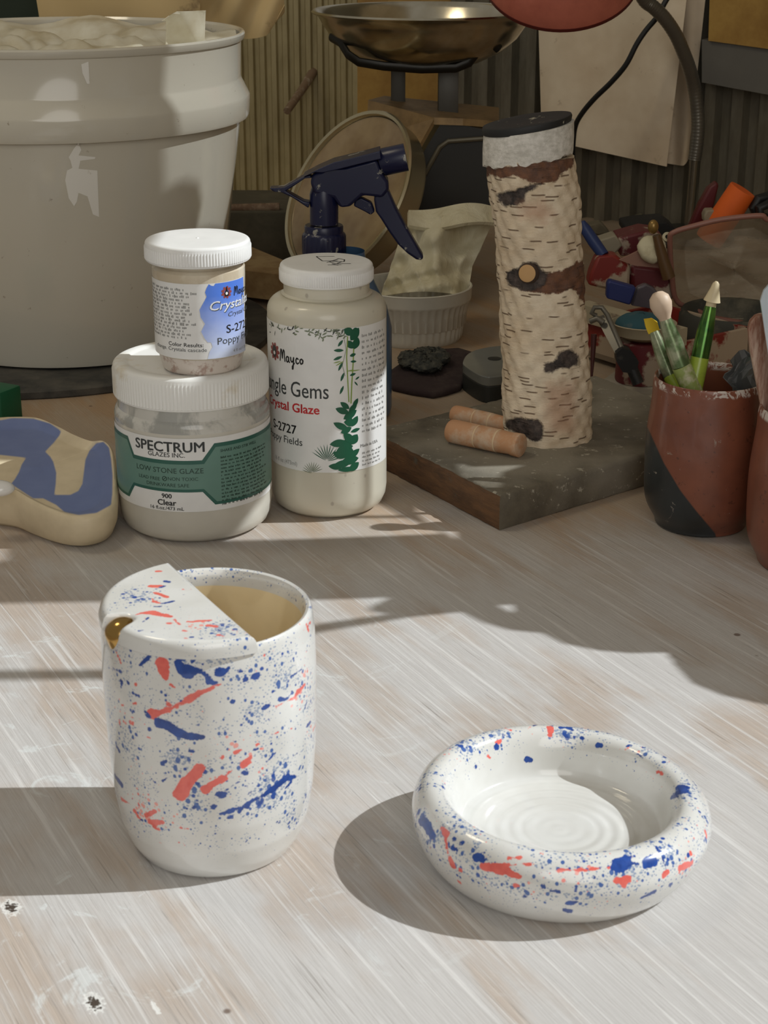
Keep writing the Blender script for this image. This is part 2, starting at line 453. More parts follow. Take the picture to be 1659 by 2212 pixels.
def capsule_field(V, caps):
    """V: Nx3 world, caps: list of (A,B,ra,rb) -> signed distance to nearest blob"""
    d = np.full(len(V), .05)
    for A, B, ra, rb in caps:
        A = np.array(A); B = np.array(B); ab = B-A; L = ab@ab
        t = np.clip(((V-A)@ab)/L, 0, 1) if L > 1e-12 else np.zeros(len(V))
        dd = np.linalg.norm(V-(A+t[:,None]*ab), axis=1) - (ra+(rb-ra)*t)
        d = np.minimum(d, dd)
    return d
def blob_field(V, blobs, base):
    d = np.full(len(V), base)
    for A, r, a in blobs:
        dd = np.linalg.norm(V-np.array(A), axis=1)
        d = np.maximum(d, a*np.clip(1.15-dd/r, 0, 1))
    return d

# ------------------------------------------------------------------ ceramic cup with half cover
CUP = Vector((-.0735, 0, 0)); 
pc = G(468, 1806); CUP = Vector((pc.x, pc.y, 0))
def cup_r(z):
    P = [(0,.0335),(.0015,.0348),(.006,.0376),(.015,.0407),(.027,.0427),(.045,.0441),(.065,.0447),(.082,.0448),(.097,.0444),(.104,.0435)]
    return float(np.interp(z, [p[0] for p in P], [p[1] for p in P]))
KS = kpx(CUP)/5050.0
CUPS = 1.0
zr = zat(CUP.x, CUP.y, 1318)            # rim height from the photograph
SZ = zr/.104
RF = 227.5/kpx((CUP.x, CUP.y, .065*SZ))/.0447
def cupR(z): return cup_r(z/SZ)*RF
def ray_cup(u, v):
    d = ray(u, v)
    for i in range(3000):
        t = .6+i*.0003; p = CP+d*t/d.length
        if 0 <= p.z <= zr+.001:
            if math.hypot(p.x-CUP.x, p.y-CUP.y) <= cupR(p.z): return p
    return None
outer = [(0,0),(.024,0),(.0315*RF,.0006)] + [(cup_r(z)*RF,z*SZ) for z in np.concatenate([np.linspace(.0012,.012,9), np.linspace(.014,.1035,84)])]
inner = [(.0430*RF,.1050*SZ),(.0421*RF,.1057*SZ),(.0409*RF,.1052*SZ),(.0401*RF,.1035*SZ)] + [((.0397-.0001*k)*RF,(.1015-.0030*k)*SZ) for k in range(28)] + [(.034*RF,.0145),(.028*RF,.0105),(.015,.009),(0,.009)]
m = MB(); m.lathe(outer+inner, CUP, seg=300)
cup = thing('ceramic_tumbler', 'tall white ceramic tumbler splattered blue and coral with half cover and gold notch', 'cup', CUP)
# cover: chord across the opening
zc = zr+.0045
e1, e2 = G(384, 1227, zc), G(566, 1387, zc)
def loc(p): return Vector((p.x-CUP.x, p.y-CUP.y))
l1, l2 = loc(e1), loc(e2)
RC = .0449*RF
def on_circle(l, other, R):   # slide along the chord to radius R
    d = (l-other).normalized(); b = l.dot(d); c = l.dot(l)-R*R; return l+d*(-b+math.sqrt(max(b*b-c,0)))
l1, l2 = on_circle(l1, l2, RC), on_circle(l2, l1, RC)
t1, t2 = math.atan2(l1.y, l1.x), math.atan2(l2.y, l2.x)
if t2 < t1: t2 += 2*math.pi
gold = G(264, 1364, zr); tg = math.atan2(gold.y-CUP.y, gold.x-CUP.x)
if tg < 0: tg += 2*math.pi
NA, NR_ = 150, 46
chord_d = (l2-l1)
def cover_pts():
    top = []
    for i in range(NA+1):
        t = t1+(t2-t1)*i/NA
        R = RC
        da = abs(t-tg)*RC
        if da < .0066: R = RC - .0082*math.sqrt(max(0, 1-(da/.0066)**2))
        rim = Vector((math.cos(t)*R, math.sin(t)*R)); 
        ch = l1+chord_d*(i/NA)
        row = []
        for j in range(NR_+1):
            s = j/NR_; p = rim.lerp(ch, s)
            e = min(s, 1-s)*(rim-ch).length if (rim-ch).length > 1e-6 else 0
            e2_ = min(i, NA-i)/NA*.09
            ed = min(e, .0035)/.0035
            z = zr + .0012 + .0040*math.sqrt(max(0, 1-(1-ed)**2)) 
            row.append((p.x+CUP.x, p.y+CUP.y, z))
        top.append(row)
    return top
T = cover_pts(); cm = MB(); vs = [p for r in T for p in r]; w = NR_+1; NV = len(vs)
bot = [(x, y, zr-.0012) for x, y, z in vs]
fs = []
for i in range(NA):
    for j in range(NR_):
        q = [i*w+j, i*w+j+1, (i+1)*w+j+1, (i+1)*w+j]; fs.append(q); fs.append([a+NV for a in q][::-1])
    for j in (0, NR_):
        fs.append([i*w+j, (i+1)*w+j, (i+1)*w+j+NV, i*w+j+NV])
cm.add(vs+bot, fs)

def cupcap(u1, v1, u2, v2, r1, r2=None):      # stroke given by pixels on the cup wall, radii in pixels
    a, b = ray_cup(u1, v1), ray_cup(u2, v2)
    if a is None or b is None: return None
    k = kpx(a); return (a, b, r1/k*1.22, (r2 if r2 is not None else r1)/k*1.22)
def zp(X, Y): return (200+X/3.19, 1200+Y/3.19)        # first close crop
def zq(X, Y): return (200+X/3.19, 1500+Y/3.19)        # second close crop
coral_px = [(zp(478,742),zp(492,785),44,42),(zp(500,830),zp(505,860),26,8),(zp(410,1090),zp(470,1080),40,22),(zp(470,1080),zp(650,1000),18,10),(zp(660,990),zp(740,950),26,20),(zp(740,950),zp(890,880),16,8),(zp(540,890),zp(570,910),10,6),
  (zp(1410,940),zp(1460,890),20,14),(zp(1260,1045),zp(1400,970),12,8),(zp(1530,880),zp(1545,850),10,6),(zp(1480,500),zp(1490,520),12,10),(zp(1470,480),zp(1500,460),8,8),(zp(1440,1140),zp(1530,1060),6,7),(zp(1535,1060),zp(1545,1110),12,10),(zp(1520,1200),zp(1540,1150),9,7),(zp(1235,1230),zp(1280,1215),10,4),
  (zq(600,690),zq(640,620),48,44),(zq(640,620),zq(740,510),40,36),(zq(780,650),zq(810,630),34,26),(zq(820,620),zq(900,580),22,26),(zq(1040,480),zq(1090,430),28,12),(zq(980,405),zq(1020,385),14,10),(zq(890,435),zq(892,437),14,12),(zq(1130,345),zq(1140,340),12,9),(zq(1365,240),zq(1375,230),9,6),(zq(1050,490),zq(1080,475),14,12),(zq(930,545),zq(960,520),14,8),
  (zq(200,720),zq(260,750),14,6),(zq(290,800),zq(330,860),16,14),(zq(360,835),zq(430,805),14,18),(zq(400,880),zq(480,880),22,16),(zq(420,910),zq(460,930),20,8),(zq(610,915),zq(660,922),12,6),(zq(590,1015),zq(635,1035),6,4),(zq(440,1000),zq(475,1030),5,4),(zq(170,660),zq(180,690),8,6),
  (zp(185,1140),zp(190,1160),10,8),(zp(260,1150),zp(280,1160),12,10),(zp(205,1030),zp(215,1030),10,8),(zp(280,1020),zp(300,1020),10,6),(zp(160,650),zp(195,740),10,10),(zp(270,1110),zp(290,1120),8,6),(zp(380,1245),zp(400,1260),8,5),(zp(520,1020),zp(540,1030),16,12),(zp(300,885),zp(300,890),9,8),(zp(1180,685),zp(1182,688),11,10)]
blue_px = [(zp(320,760),zp(380,710),8,16),(zp(380,705),zp(520,640),12,6),(zp(620,695),zp(690,680),14,20),(zp(690,680),zp(735,658),14,6),(zp(590,740),zp(620,770),26,30),(zp(622,782),zp(658,800),38,48),(zp(680,790),zp(740,795),24,14),(zp(745,790),zp(800,840),8,16),(zp(800,870),zp(860,880),16,8),(zp(870,800),zp(890,805),30,26),(zp(930,780),zp(940,770),14,8),(zp(1110,832),zp(1130,830),22,24),(zp(1050,852),zp(1060,852),18,16),(zp(960,1005),zp(968,1006),16,14),(zp(355,1065),zp(390,1110),10,16),
  (zp(460,1150),zp(540,1180),36,34),(zp(540,1190),zp(640,1240),34,28),(zp(640,1240),zp(760,1250),26,22),(zp(390,1195),zp(395,1200),13,13),(zp(690,720),zp(695,725),14,14),(zp(195,860),zp(205,870),18,16),(zp(245,870),zp(250,885),14,12),(zp(280,950),zp(350,985),7,6),(zp(110,770),zp(200,800),6,9),(zp(1350,840),zp(1440,780),10,6),(zp(1370,940),zp(1380,945),13,10),(zp(1180,1050),zp(1210,1035),18,16),(zp(1240,935),zp(1245,940),12,10),(zp(1290,990),zp(1340,985),16,10),(zp(1460,1060),zp(1475,1010),6,9),(zp(1480,1170),zp(1500,1150),14,10),(zp(1000,795),zp(1040,795),9,8),
  (zq(155,560),zq(200,620),20,24),(zq(165,355),zq(185,390),10,16),(zq(1040,540),zq(1060,545),16,14),(zq(880,690),zq(900,690),28,24),(zq(910,660),zq(1010,600),8,5),(zq(870,825),zq(960,800),8,16),(zq(960,800),zq(1120,725),10,14),(zq(1120,725),zq(1230,660),14,22),(zq(1230,660),zq(1340,570),26,26),(zq(1340,580),zq(1410,560),18,10),(zq(1330,640),zq(1370,600),12,10),(zq(1150,750),zq(1170,735),18,14),(zq(1050,780),zq(1070,775),16,14),(zq(1010,805),zq(1020,800),16,14),(zq(830,770),zq(840,765),18,14),(zq(930,848),zq(965,846),12,10),(zq(690,780),zq(710,775),13,12),(zq(720,615),zq(735,615),13,11),(zq(1345,890),zq(1355,880),13,12),(zq(1380,425),zq(1410,400),8,8),(zq(1195,465),zq(1260,400),4,5),(zq(1320,480),zq(1335,465),6,6),(zq(980,328),zq(984,330),11,11),(zq(1115,385),zq(1140,375),12,9),(zq(480,480),zq(510,450),14,12),(zq(320,370),zq(322,372),8,8),(zq(1050,635),zq(1110,630),6,6),(zq(1060,690),zq(1110,660),6,5),(zq(810,970),zq(850,960),4,4),(zq(1050,1020),zq(1070,1000),5,5),(zq(1270,880),zq(1290,885),10,8),(zq(770,355),zq(830,360),6,4),(zq(670,385),zq(690,390),14,10),(zq(390,565),zq(440,610),5,5),(zq(480,600),zq(520,570),8,8),(zq(320,862),zq(345,866),9,10)]
S3 = 1/3.19
cor = [c for c in (cupcap(*a, *b, r1*S3*.92, r2*S3*.92) for a, b, r1, r2 in coral_px) if c]
blu = [c for c in (cupcap(*a, *b, r1*S3*.92, r2*S3*.92) for a, b, r1, r2 in blue_px) if c]
# the back of the cup carries more of the same splashes
for i in range(34):
    t = random.uniform(.35, math.pi-.35); z = random.uniform(.012, .098)
    A = Vector((CUP.x+cupR(z)*math.cos(t), CUP.y+cupR(z)*math.sin(t), z)); t += random.uniform(-.15,.15); z += random.uniform(-.01,.01)
    B = Vector((CUP.x+cupR(z)*math.cos(t), CUP.y+cupR(z)*math.sin(t), z))
    (cor if i % 2 else blu).append((A, B, random.uniform(.001,.003), random.uniform(.0006,.0018)))
V = np.array(m.v)
m.attrs = {'coral': capsule_field(V, cor), 'blue': capsule_field(V, blu)}
def den(pxs, hit, extra=()):
    out = []
    for u, v, r, a in pxs:
        p = hit(u, v)
        if p is not None: out.append((p, r/kpx(p), a))
    return out
dbl = den([(300,1450,80,.7),(440,1440,110,.9),(620,1480,90,1.0),(560,1530,70,.8),(270,1620,70,.8),(390,1640,110,.9),(520,1640,100,.8),(430,1720,110,.8),(600,1700,110,1.0),(640,1760,80,1.0),(520,1810,90,.6),(420,1760,90,.8),(290,1700,60,.7),(660,1540,60,.9),(610,1420,70,.4)], ray_cup)
dcl = den([(270,1535,70,.9),(500,1640,100,1.0),(320,1760,80,1.0),(390,1780,70,.5),(650,1480,70,.9),(670,1560,50,.9),(350,1450,60,.4),(640,1340,50,.5),(560,1560,90,.3)], ray_cup)
inside = np.hypot(V[:,0]-CUP.x, V[:,1]-CUP.y) < np.array([min(cupR(min(z, zr)), .0410*RF) if z > .004 else 1 for z in V[:,2]])-.0012
m.attrs['densb'] = np.where(inside, 0, blob_field(V, [(p, r*1.25, a*.85) for p, r, a in dbl], .46)); m.attrs['densc'] = np.where(inside, 0, blob_field(V, [(p, r*1.2, a*.85) for p, r, a in dcl], .22))
low = np.clip((V[:,2]-.004)/.02, 0, 1); m.attrs['densb'] *= low; m.attrs['densc'] *= low
M_inglaze = plain('cream_inner_glaze', (240,220,178), .14, coat=.5)
cbody = None
# interior faces use the cream glaze
for i, f in enumerate(m.f):
    zz = sum(m.v[a][2] for a in f)/len(f); rr = sum(math.hypot(m.v[a][0]-CUP.x, m.v[a][1]-CUP.y) for a in f)/len(f)
    if i // 300 >= len(outer)+5: m.m[i] = 1
m.build('body', [M_splat, M_inglaze], cup, recalc=True)
def cov_hit(u, v):
    p = G(u, v, zr+.005); return p if math.hypot(p.x-CUP.x, p.y-CUP.y) < RC+.004 else None
def covcap(a, b, r1, r2):
    p, q = cov_hit(*a), cov_hit(*b)
    return None if p is None or q is None else (p, q, r1*S3/kpx(p)*1.25, r2*S3/kpx(p)*1.25)
V = np.array(cm.v)
cc = [c for c in (covcap(*x) for x in [(zp(400,215),zp(470,215),16,18),(zp(430,260),zp(510,290),14,16),(zp(420,320),zp(460,330),12,8),(zp(340,400),zp(420,395),14,24),(zp(420,400),zp(540,425),26,18),(zp(300,410),zp(340,400),6,10),(zp(440,112),zp(468,112),10,10),(zp(620,237),zp(690,240),4,3),(zp(650,460),zp(820,450),7,10),(zp(800,485),zp(850,492),14,16),(zp(560,440),zp(600,480),8,6),(zp(620,520),zp(660,525),10,8),(zp(870,550),zp(900,560),12,8),(zp(520,470),zp(535,472),9,8),(zp(640,573),zp(650,575),8,8),(zp(1120,550),zp(1130,560),10,8),(zp(410,300),zp(425,330),6,6)]) if c]
cb = [c for c in (covcap(*x) for x in [(zp(505,182),zp(525,186),14,12),(zp(470,222),zp(492,215),9,10),(zp(425,355),zp(465,355),13,12),(zp(480,335),zp(560,318),8,13),(zp(275,268),zp(292,268),8,7),(zp(350,460),zp(385,430),6,8),(zp(325,522),zp(345,515),11,8),(zp(620,276),zp(640,272),6,6),(zp(870,515),zp(880,520),9,9),(zp(880,477),zp(900,475),7,6),(zp(415,470),zp(440,468),6,6),(zp(675,568),zp(690,565),8,8),(zp(745,575),zp(760,575),8,6),(zp(410,530),zp(425,528),6,5),(zp(400,155),zp(405,155),6,5)]) if c]
cm.attrs = {'coral': capsule_field(V, cc), 'blue': capsule_field(V, cb)}
cm.attrs['densb'] = blob_field(V, den([(300,1290,90,.7),(480,1360,70,.9),(300,1240,60,.5),(520,1385,60,.6)], cov_hit), .22)
cm.attrs['densc'] = blob_field(V, den([(340,1330,50,.8),(430,1345,70,1.0),(490,1375,60,.9),(330,1285,40,.8)], cov_hit), .0)
cm.build('half_cover', M_splat, cup, ang=60)
# gold lustre lip in the notch
M_gold = NT('gold_lustre').set(srgb(196,158,92), .16, 1.0)
gm = MB(); gr = Vector((math.cos(tg), math.sin(tg), 0)); gt = Vector((-gr.y, gr.x, 0))
gc = Vector((CUP.x, CUP.y, zr-.0004)) + gr*(.0385*RF)
Mg = Matrix((gr, gt, Vector((0,0,1)))).transposed()
vs = []; seg, rg = 28, 18
for k in range(rg+1):
    ph = math.pi*k/rg
    for i in range(seg):
        t = 2*math.pi*i/seg
        zz = math.cos(ph); wq = math.sin(ph)*(1.0 if zz > 0 else (1+zz*.35))
        p = Vector((.0068*wq*math.cos(t), .0066*wq*math.sin(t), (.0056 if zz > 0 else .0125)*zz))
        vs.append(Mg @ p + gc)
gm.add(vs, [[k*seg+i, (k+1)*seg+i, (k+1)*seg+(i+1)%seg, k*seg+(i+1)%seg] for k in range(rg) for i in range(seg)])
o = gm.build('gold_lip', M_gold, cup); o['label'] = 'shiny gold lustre lip in the notch'

# ------------------------------------------------------------------ splattered dish
pd = G(1207, 1845); DISH = Vector((pd.x, pd.y, 0))
dprof = [(0,0),(.030,0),(.048,0),(.0515,.0008),(.0545,.0035),(.0578,.0085),(.0605,.0145),(.0620,.0200),(.0622,.0245),(.0610,.0295),(.0585,.0335),(.0555,.0358),(.0525,.0365),(.0500,.0358),(.0478,.0336),(.0462,.0300),(.0451,.0255),(.0442,.0210),(.0433,.0175),(.0421,.0153),(.0405,.0143)]
DF = 322/kpx((DISH.x, DISH.y, .022))/.0622
dprof = [(r*DF, z*DF*.895) for r, z in dprof]
def smooth_prof(P, n=6):
    out = []
    for i in range(len(P)-1):
        p0 = P[max(i-1,0)]; p1 = P[i]; p2 = P[i+1]; p3 = P[min(i+2,len(P)-1)]
        for k in range(n):
            t = k/n
            out.append(tuple(.5*((2*p1[j])+(-p0[j]+p2[j])*t+(2*p0[j]-5*p1[j]+4*p2[j]-p3[j])*t*t+(-p0[j]+3*p1[j]-3*p2[j]+p3[j])*t**3) for j in (0,1)))
    out.append(P[-1]); return out
dp = smooth_prof(dprof, 6)
rings = [((.0405-.0006*k)*DF, (.0128-.0006*min(1, k/20)+.00018*math.sin(2*math.pi*(.0405-.0006*k)/.0058)*(1 if k*.0006 < .026 else .3))*DF) for k in range(1, 66)]
dp += rings + [(0,.0122*DF)]
dm = MB(); dm.lathe(dp, DISH, seg=320)
nv = []
for x, y, z in dm.v:      # hand-thrown: rim a little higher on one side
    nv.append((x, y, z*(1-.07*(x-DISH.x)/.062*min(1, z/.03))))
dm.v = nv
V = np.array(dm.v)
def ray_dish(u, v):
    d = ray(u, v)
    rr = np.array([p[0] for p in dp]); zz = np.array([p[1] for p in dp]); iq = int(np.argmax(rr[:200]))
    ro, zo = rr[5:iq+1], zz[5:iq+1]; rt, zt = rr[iq:][::-1], zz[iq:][::-1]
    for i in range(2600):
        p = CP+d*((.6+i*.0003)/d.length)
        if p.z < 0: return None
        r = math.hypot(p.x-DISH.x, p.y-DISH.y)
        if r <= .0622*DF and p.z <= float(np.interp(r, rt, zt)) and r <= float(np.interp(p.z, zo, ro, right=.0622*DF)): return p
def zd(X, Y): return (720+X/1.975, 1520+Y/1.975)
S4 = 1/1.975
def dishcap(a, b, r1, r2):
    p, q = ray_dish(*a), ray_dish(*b)
    return None if p is None or q is None else (p, q, r1*S4/kpx(p)*1.25, r2*S4/kpx(p)*1.25)
dc = [c for c in (dishcap(*x) for x in [(zd(905,85),zd(925,110),8,14),(zd(925,105),zd(925,132),14,10),(zd(390,432),zd(450,445),6,11),(zd(470,535),zd(490,560),12,15),(zd(485,560),zd(492,640),13,8),(zd(492,640),zd(510,690),8,16),(zd(540,708),zd(545,712),9,9),(zd(535,760),zd(542,765),6,6),(zd(640,695),zd(720,705),14,22),(zd(720,705),zd(800,740),18,6),(zd(720,690),zd(850,685),8,7),(zd(750,660),zd(800,658),8,6),(zd(960,710),zd(1080,712),6,5),(zd(1100,705),zd(1180,700),5,4),(zd(1210,755),zd(1260,745),12,13),(zd(1232,760),zd(1240,778),10,8),(zd(1410,728),zd(1425,720),13,11),(zd(1480,700),zd(1530,680),14,10),(zd(1525,635),zd(1528,640),7,7),(zd(1380,290),zd(1400,296),9,8),(zd(1430,580),zd(1440,582),8,7),(zd(690,170),zd(710,158),8,8),(zd(735,112),zd(760,118),8,6),(zd(660,225),zd(668,230),7,7),(zd(590,590),zd(605,595),8,6),(zd(1470,265),zd(1510,300),5,7),(zd(775,775),zd(790,778),8,6),(zd(980,90),zd(1000,100),8,6),(zd(1070,100),zd(1080,102),7,5),(zd(435,540),zd(440,545),8,7),(zd(1590,540),zd(1595,570),6,5)]) if c]
db = [c for c in (dishcap(*x) for x in [(zd(335,385),zd(380,372),10,16),(zd(380,372),zd(430,355),14,8),(zd(450,360),zd(462,370),8,12),(zd(385,490),zd(410,530),18,22),(zd(410,530),zd(430,565),22,14),(zd(370,500),zd(375,515),8,8),(zd(390,390),zd(410,380),8,6),(zd(530,165),zd(532,210),10,12),(zd(532,210),zd(545,215),8,5),(zd(525,140),zd(550,135),8,8),(zd(480,205),zd(492,225),7,7),(zd(720,105),zd(722,125),9,10),(zd(690,135),zd(725,140),6,7),(zd(690,180),zd(695,185),10,9),(zd(822,236),zd(842,240),11,11),(zd(1128,178),zd(1140,180),9,8),(zd(1175,120),zd(1190,122),9,9),(zd(1000,100),zd(1025,112),7,6),(zd(985,130),zd(1000,150),5,5),(zd(1465,350),zd(1510,340),14,20),(zd(1455,380),zd(1500,360),12,18),(zd(1440,400),zd(1470,390),8,10),(zd(1520,350),zd(1540,358),7,7),(zd(1430,300),zd(1500,320),4,5),(zd(1540,482),zd(1542,484),9,9),(zd(1535,545),zd(1540,548),8,8),(zd(610,655),zd(640,662),14,14),(zd(640,660),zd(670,655),8,5),(zd(645,636),zd(650,638),7,7),(zd(540,535),zd(545,542),13,10),(zd(500,545),zd(505,548),9,9),(zd(520,580),zd(525,584),11,10),(zd(545,600),zd(560,595),9,7),(zd(500,610),zd(540,625),6,10),(zd(590,570),zd(600,575),8,7),(zd(1210,680),zd(1250,675),18,20),(zd(1195,700),zd(1230,705),10,14),(zd(1260,680),zd(1300,685),12,7),(zd(1245,655),zd(1290,650),8,4),(zd(1340,680),zd(1365,668),18,20),(zd(1380,610),zd(1400,640),10,8),(zd(1400,640),zd(1418,710),7,5),(zd(1385,645),zd(1440,655),4,4),(zd(1435,770),zd(1440,775),9,8),(zd(985,880),zd(1005,885),12,14),(zd(1000,850),zd(1040,845),8,7),(zd(1320,825),zd(1370,800),8,12),(zd(1440,595),zd(1450,620),5,6),(zd(930,795),zd(935,798),8,8),(zd(895,778),zd(900,782),8,8),(zd(960,800),zd(965,802),8,7),(zd(1030,800),zd(1045,760),4,4),(zd(1060,720),zd(1070,750),5,4),(zd(810,820),zd(830,825),6,5),(zd(605,262),zd(607,272),7,7),(zd(455,318),zd(460,322),7,7),(zd(1110,740),zd(1115,742),7,7),(zd(1300,215),zd(1310,222),8,7),(zd(1255,175),zd(1275,170),7,6),(zd(1060,145),zd(1064,148),7,7),(zd(855,98),zd(865,92),7,7)]) if c]
dm.attrs = {'coral': capsule_field(V, dc), 'blue': capsule_field(V, db)}
db_ = den([(zd(x,y)[0],zd(x,y)[1],r/1.975,a) for x,y,r,a in [(560,180,170,1),(420,320,120,.7),(380,450,120,1),(440,560,130,1),(560,560,90,.9),(440,680,90,.7),(650,640,90,.5),(700,140,110,.9),(1000,130,120,1),(1130,200,150,.7),(1280,210,130,1),(1470,370,140,1),(1430,480,100,.6),(1540,480,90,.5),(1250,690,130,1),(1440,640,110,.8),(930,810,130,1),(1050,850,120,.9),(1350,810,110,1),(1150,760,150,.6),(850,690,120,.5),(1060,680,150,.7),(800,220,140,.4),(1340,300,90,.6),(560,270,110,.6),(1500,560,80,.5),(1200,860,90,.5)]], ray_dish)
dc_ = den([(zd(x,y)[0],zd(x,y)[1],r/1.975,a) for x,y,r,a in [(720,150,90,1),(420,440,80,.9),(500,640,90,.8),(750,710,140,1),(1050,710,140,.9),(1250,740,90,.7),(1510,690,90,.8),(1060,110,110,.8),(1320,180,90,.7),(1500,290,80,.7),(400,480,80,.8),(650,190,80,.7),(1170,190,90,.5),(1450,580,80,.5)]], ray_dish)
rad = np.hypot(V[:,0]-DISH.x, V[:,1]-DISH.y); rm = np.clip((rad-.0425*DF)/.006, 0, 1)*np.clip((V[:,2]-.002)/.016, .15, 1)
rm = np.where(V[:,2] < .0175, np.where(rad < .0465*DF, 0, rm), rm)
angs = np.arctan2(V[:,1]-DISH.y, V[:,0]-DISH.x)
dm.attrs['densb'] = blob_field(V, [(p, r*1.2, a*.9) for p, r, a in db_], .54)*rm; dm.attrs['densc'] = blob_field(V, [(p, r*1.2, a*.9) for p, r, a in dc_], .34)*rm
tag(dm.build('ceramic_dish', M_splat, origin=DISH, ang=60), 'low round white dish with thick rolled rim splattered blue and coral', 'dish')

# ------------------------------------------------------------------ printed labels on cylinders
def text_polys(body, size, align='LEFT', bold=0.0, shear=0.0, sx=1.0, spacing=1.0):
    cu = bpy.data.curves.new('t', 'FONT'); cu.body = body; cu.size = size; cu.align_x = align; cu.offset = bold*size; cu.shear = shear
    cu.offset = 0.0; cu.space_character = spacing; cu.resolution_u = 3
    ob = bpy.data.objects.new('t', cu); COL.objects.link(ob)
    dg = bpy.context.evaluated_depsgraph_get(); dg.update()
    me = ob.evaluated_get(dg).to_mesh()
    vs = [(v.co.x*sx, v.co.y) for v in me.vertices]; fs = [list(p.vertices) for p in me.polygons]
    ob.evaluated_get(dg).to_mesh_clear()
    bpy.data.objects.remove(ob, do_unlink=True); bpy.data.curves.remove(cu)
    if bold:
        V0, F0_ = vs, fs; vs, fs = [], []; w = bold*size*1.3
        for dx, dy in ((-w,0),(w,0),(0,w*.7),(0,-w*.7)):
            k = len(vs); vs += [(x+dx, y+dy) for x, y in V0]; fs += [[i+k for i in f] for f in F0_]
    return vs, fs
def ribbon(pts, w, closed=False):
    """flat stroke along 2D polyline; w width or list"""
    ws = w if isinstance(w, (list, tuple)) else [w]*len(pts)
    vs, fs = [], []
    for i in range(len(pts)-1):
        a, b = Vector(pts[i]), Vector(pts[i+1]); d = b-a
        if d.length < 1e-9: continue
        n = Vector((-d.y, d.x)).normalized(); k = len(vs)
        vs += [a+n*ws[i]/2, a-n*ws[i]/2, b-n*ws[i+1]/2, b+n*ws[i+1]/2]; fs.append([k, k+1, k+2, k+3])
    for i, p in enumerate(pts):
        k = len(vs); r = ws[i]/2
        vs += [Vector((p[0]+r*math.cos(2*math.pi*j/8), p[1]+r*math.sin(2*math.pi*j/8))) for j in range(8)]; fs.append(list(range(k, k+8)))
    return [tuple(v) for v in vs], fs
def poly2(pts):
    t = tessellate_polygon([[Vector((p[0], p[1], 0)) for p in pts]]); return list(pts), [list(x) for x in t]
def disc2(c, rx, ry=None, n=20, rot=0):
    ry = ry or rx; cr, sr = math.cos(rot), math.sin(rot)
    return [(c[0]+rx*math.cos(2*math.pi*i/n)*cr-ry*math.sin(2*math.pi*i/n)*sr, c[1]+rx*math.cos(2*math.pi*i/n)*sr+ry*math.sin(2*math.pi*i/n)*cr) for i in range(n)], [list(range(n))]
class CylLabel:
    """label wrapped round a cylinder; works in (s, z): s = arc length from the angle facing -y, z = world height"""
    def __init__(s, c, R): s.c = c; s.R = R; s.mb = MB(); s.layer = 0
    def hit(s, u, v):
        d = ray(u, v); ox, oy = -s.c[0], -s.c[1]
        a = d.x*d.x+d.y*d.y; b = 2*(ox*d.x+oy*d.y); c = ox*ox+oy*oy-s.R**2
        D = b*b-4*a*c
        if D < 0:
            t = -b/(2*a)
        else: t = (-b-math.sqrt(D))/(2*a)
        p = CP+d*t
        return (math.atan2(p.x-s.c[0], -(p.y-s.c[1]))*s.R, p.z)
    def put(s, vs, fs, mat, lift, maxlen=.003):
        bm = bmesh.new(); bv = [bm.verts.new((x, y, 0)) for x, y in vs]
        for f in fs:
            if len(set(f)) < 3: continue
            try: bm.faces.new([bv[i] for i in f])
            except ValueError: pass
        for _ in range(6):
            es = [e for e in bm.edges if abs(e.verts[0].co.x-e.verts[1].co.x) > maxlen]
            if not es: break
            bmesh.ops.subdivide_edges(bm, edges=es, cuts=1)
            bmesh.ops.triangulate(bm, faces=[f for f in bm.faces if len(f.verts) > 4])
        bm.verts.index_update()
        R = s.R+lift
        out = []
        for v in bm.verts:
            t = v.co.x/s.R; out.append((s.c[0]+R*math.sin(t), s.c[1]-R*math.cos(t), v.co.y))
        # outward winding
        F = []
        for f in bm.faces:
            ids = [v.index for v in f.verts]; n = f.normal.z
            F.append(ids if n > 0 else ids[::-1])
        bm.free(); s.mb.add(out, F, mat)
    def rect(s, s0, s1, z0, z1, mat, lift):
        s.put([(s0,z0),(s1,z0),(s1,z1),(s0,z1)], [[0,1,2,3]], mat, lift)
    def pix(s, pts, mat, lift):
        s.put(*poly2([s.hit(u, v) for u, v in pts]), mat, lift)
    def text(s, body, anchor, size_px, mat, lift=.00022, k=3700., **kw):
        a = s.hit(*anchor); vs, fs = text_polys(body, size_px/k, **kw)
        s.put([(x+a[0], y+a[1]) for x, y in vs], fs, mat, lift)
    def micro(s, s0, s1, ztop, dz, n, mat, h, lift=.0002, seed=1):
        r = random.Random(seed)
        for i in range(n):
            x = s0; z = ztop-dz*i; end = s0+(s1-s0)*r.uniform(.8, 1)
            while x < end-.001:
                w = min(r.uniform(.0012,.0042), end-x); lw = h*.62; x1 = x
                while x1+lw <= x+w:          # letter-sized marks, too small to read
                    s.rect(x1, x1+lw*r.uniform(.55,.85), z-h*r.uniform(.9,1.15), z-h*r.choice((0,.3,.3,.3)), mat, lift); x1 += lw
                x += w+h*.5
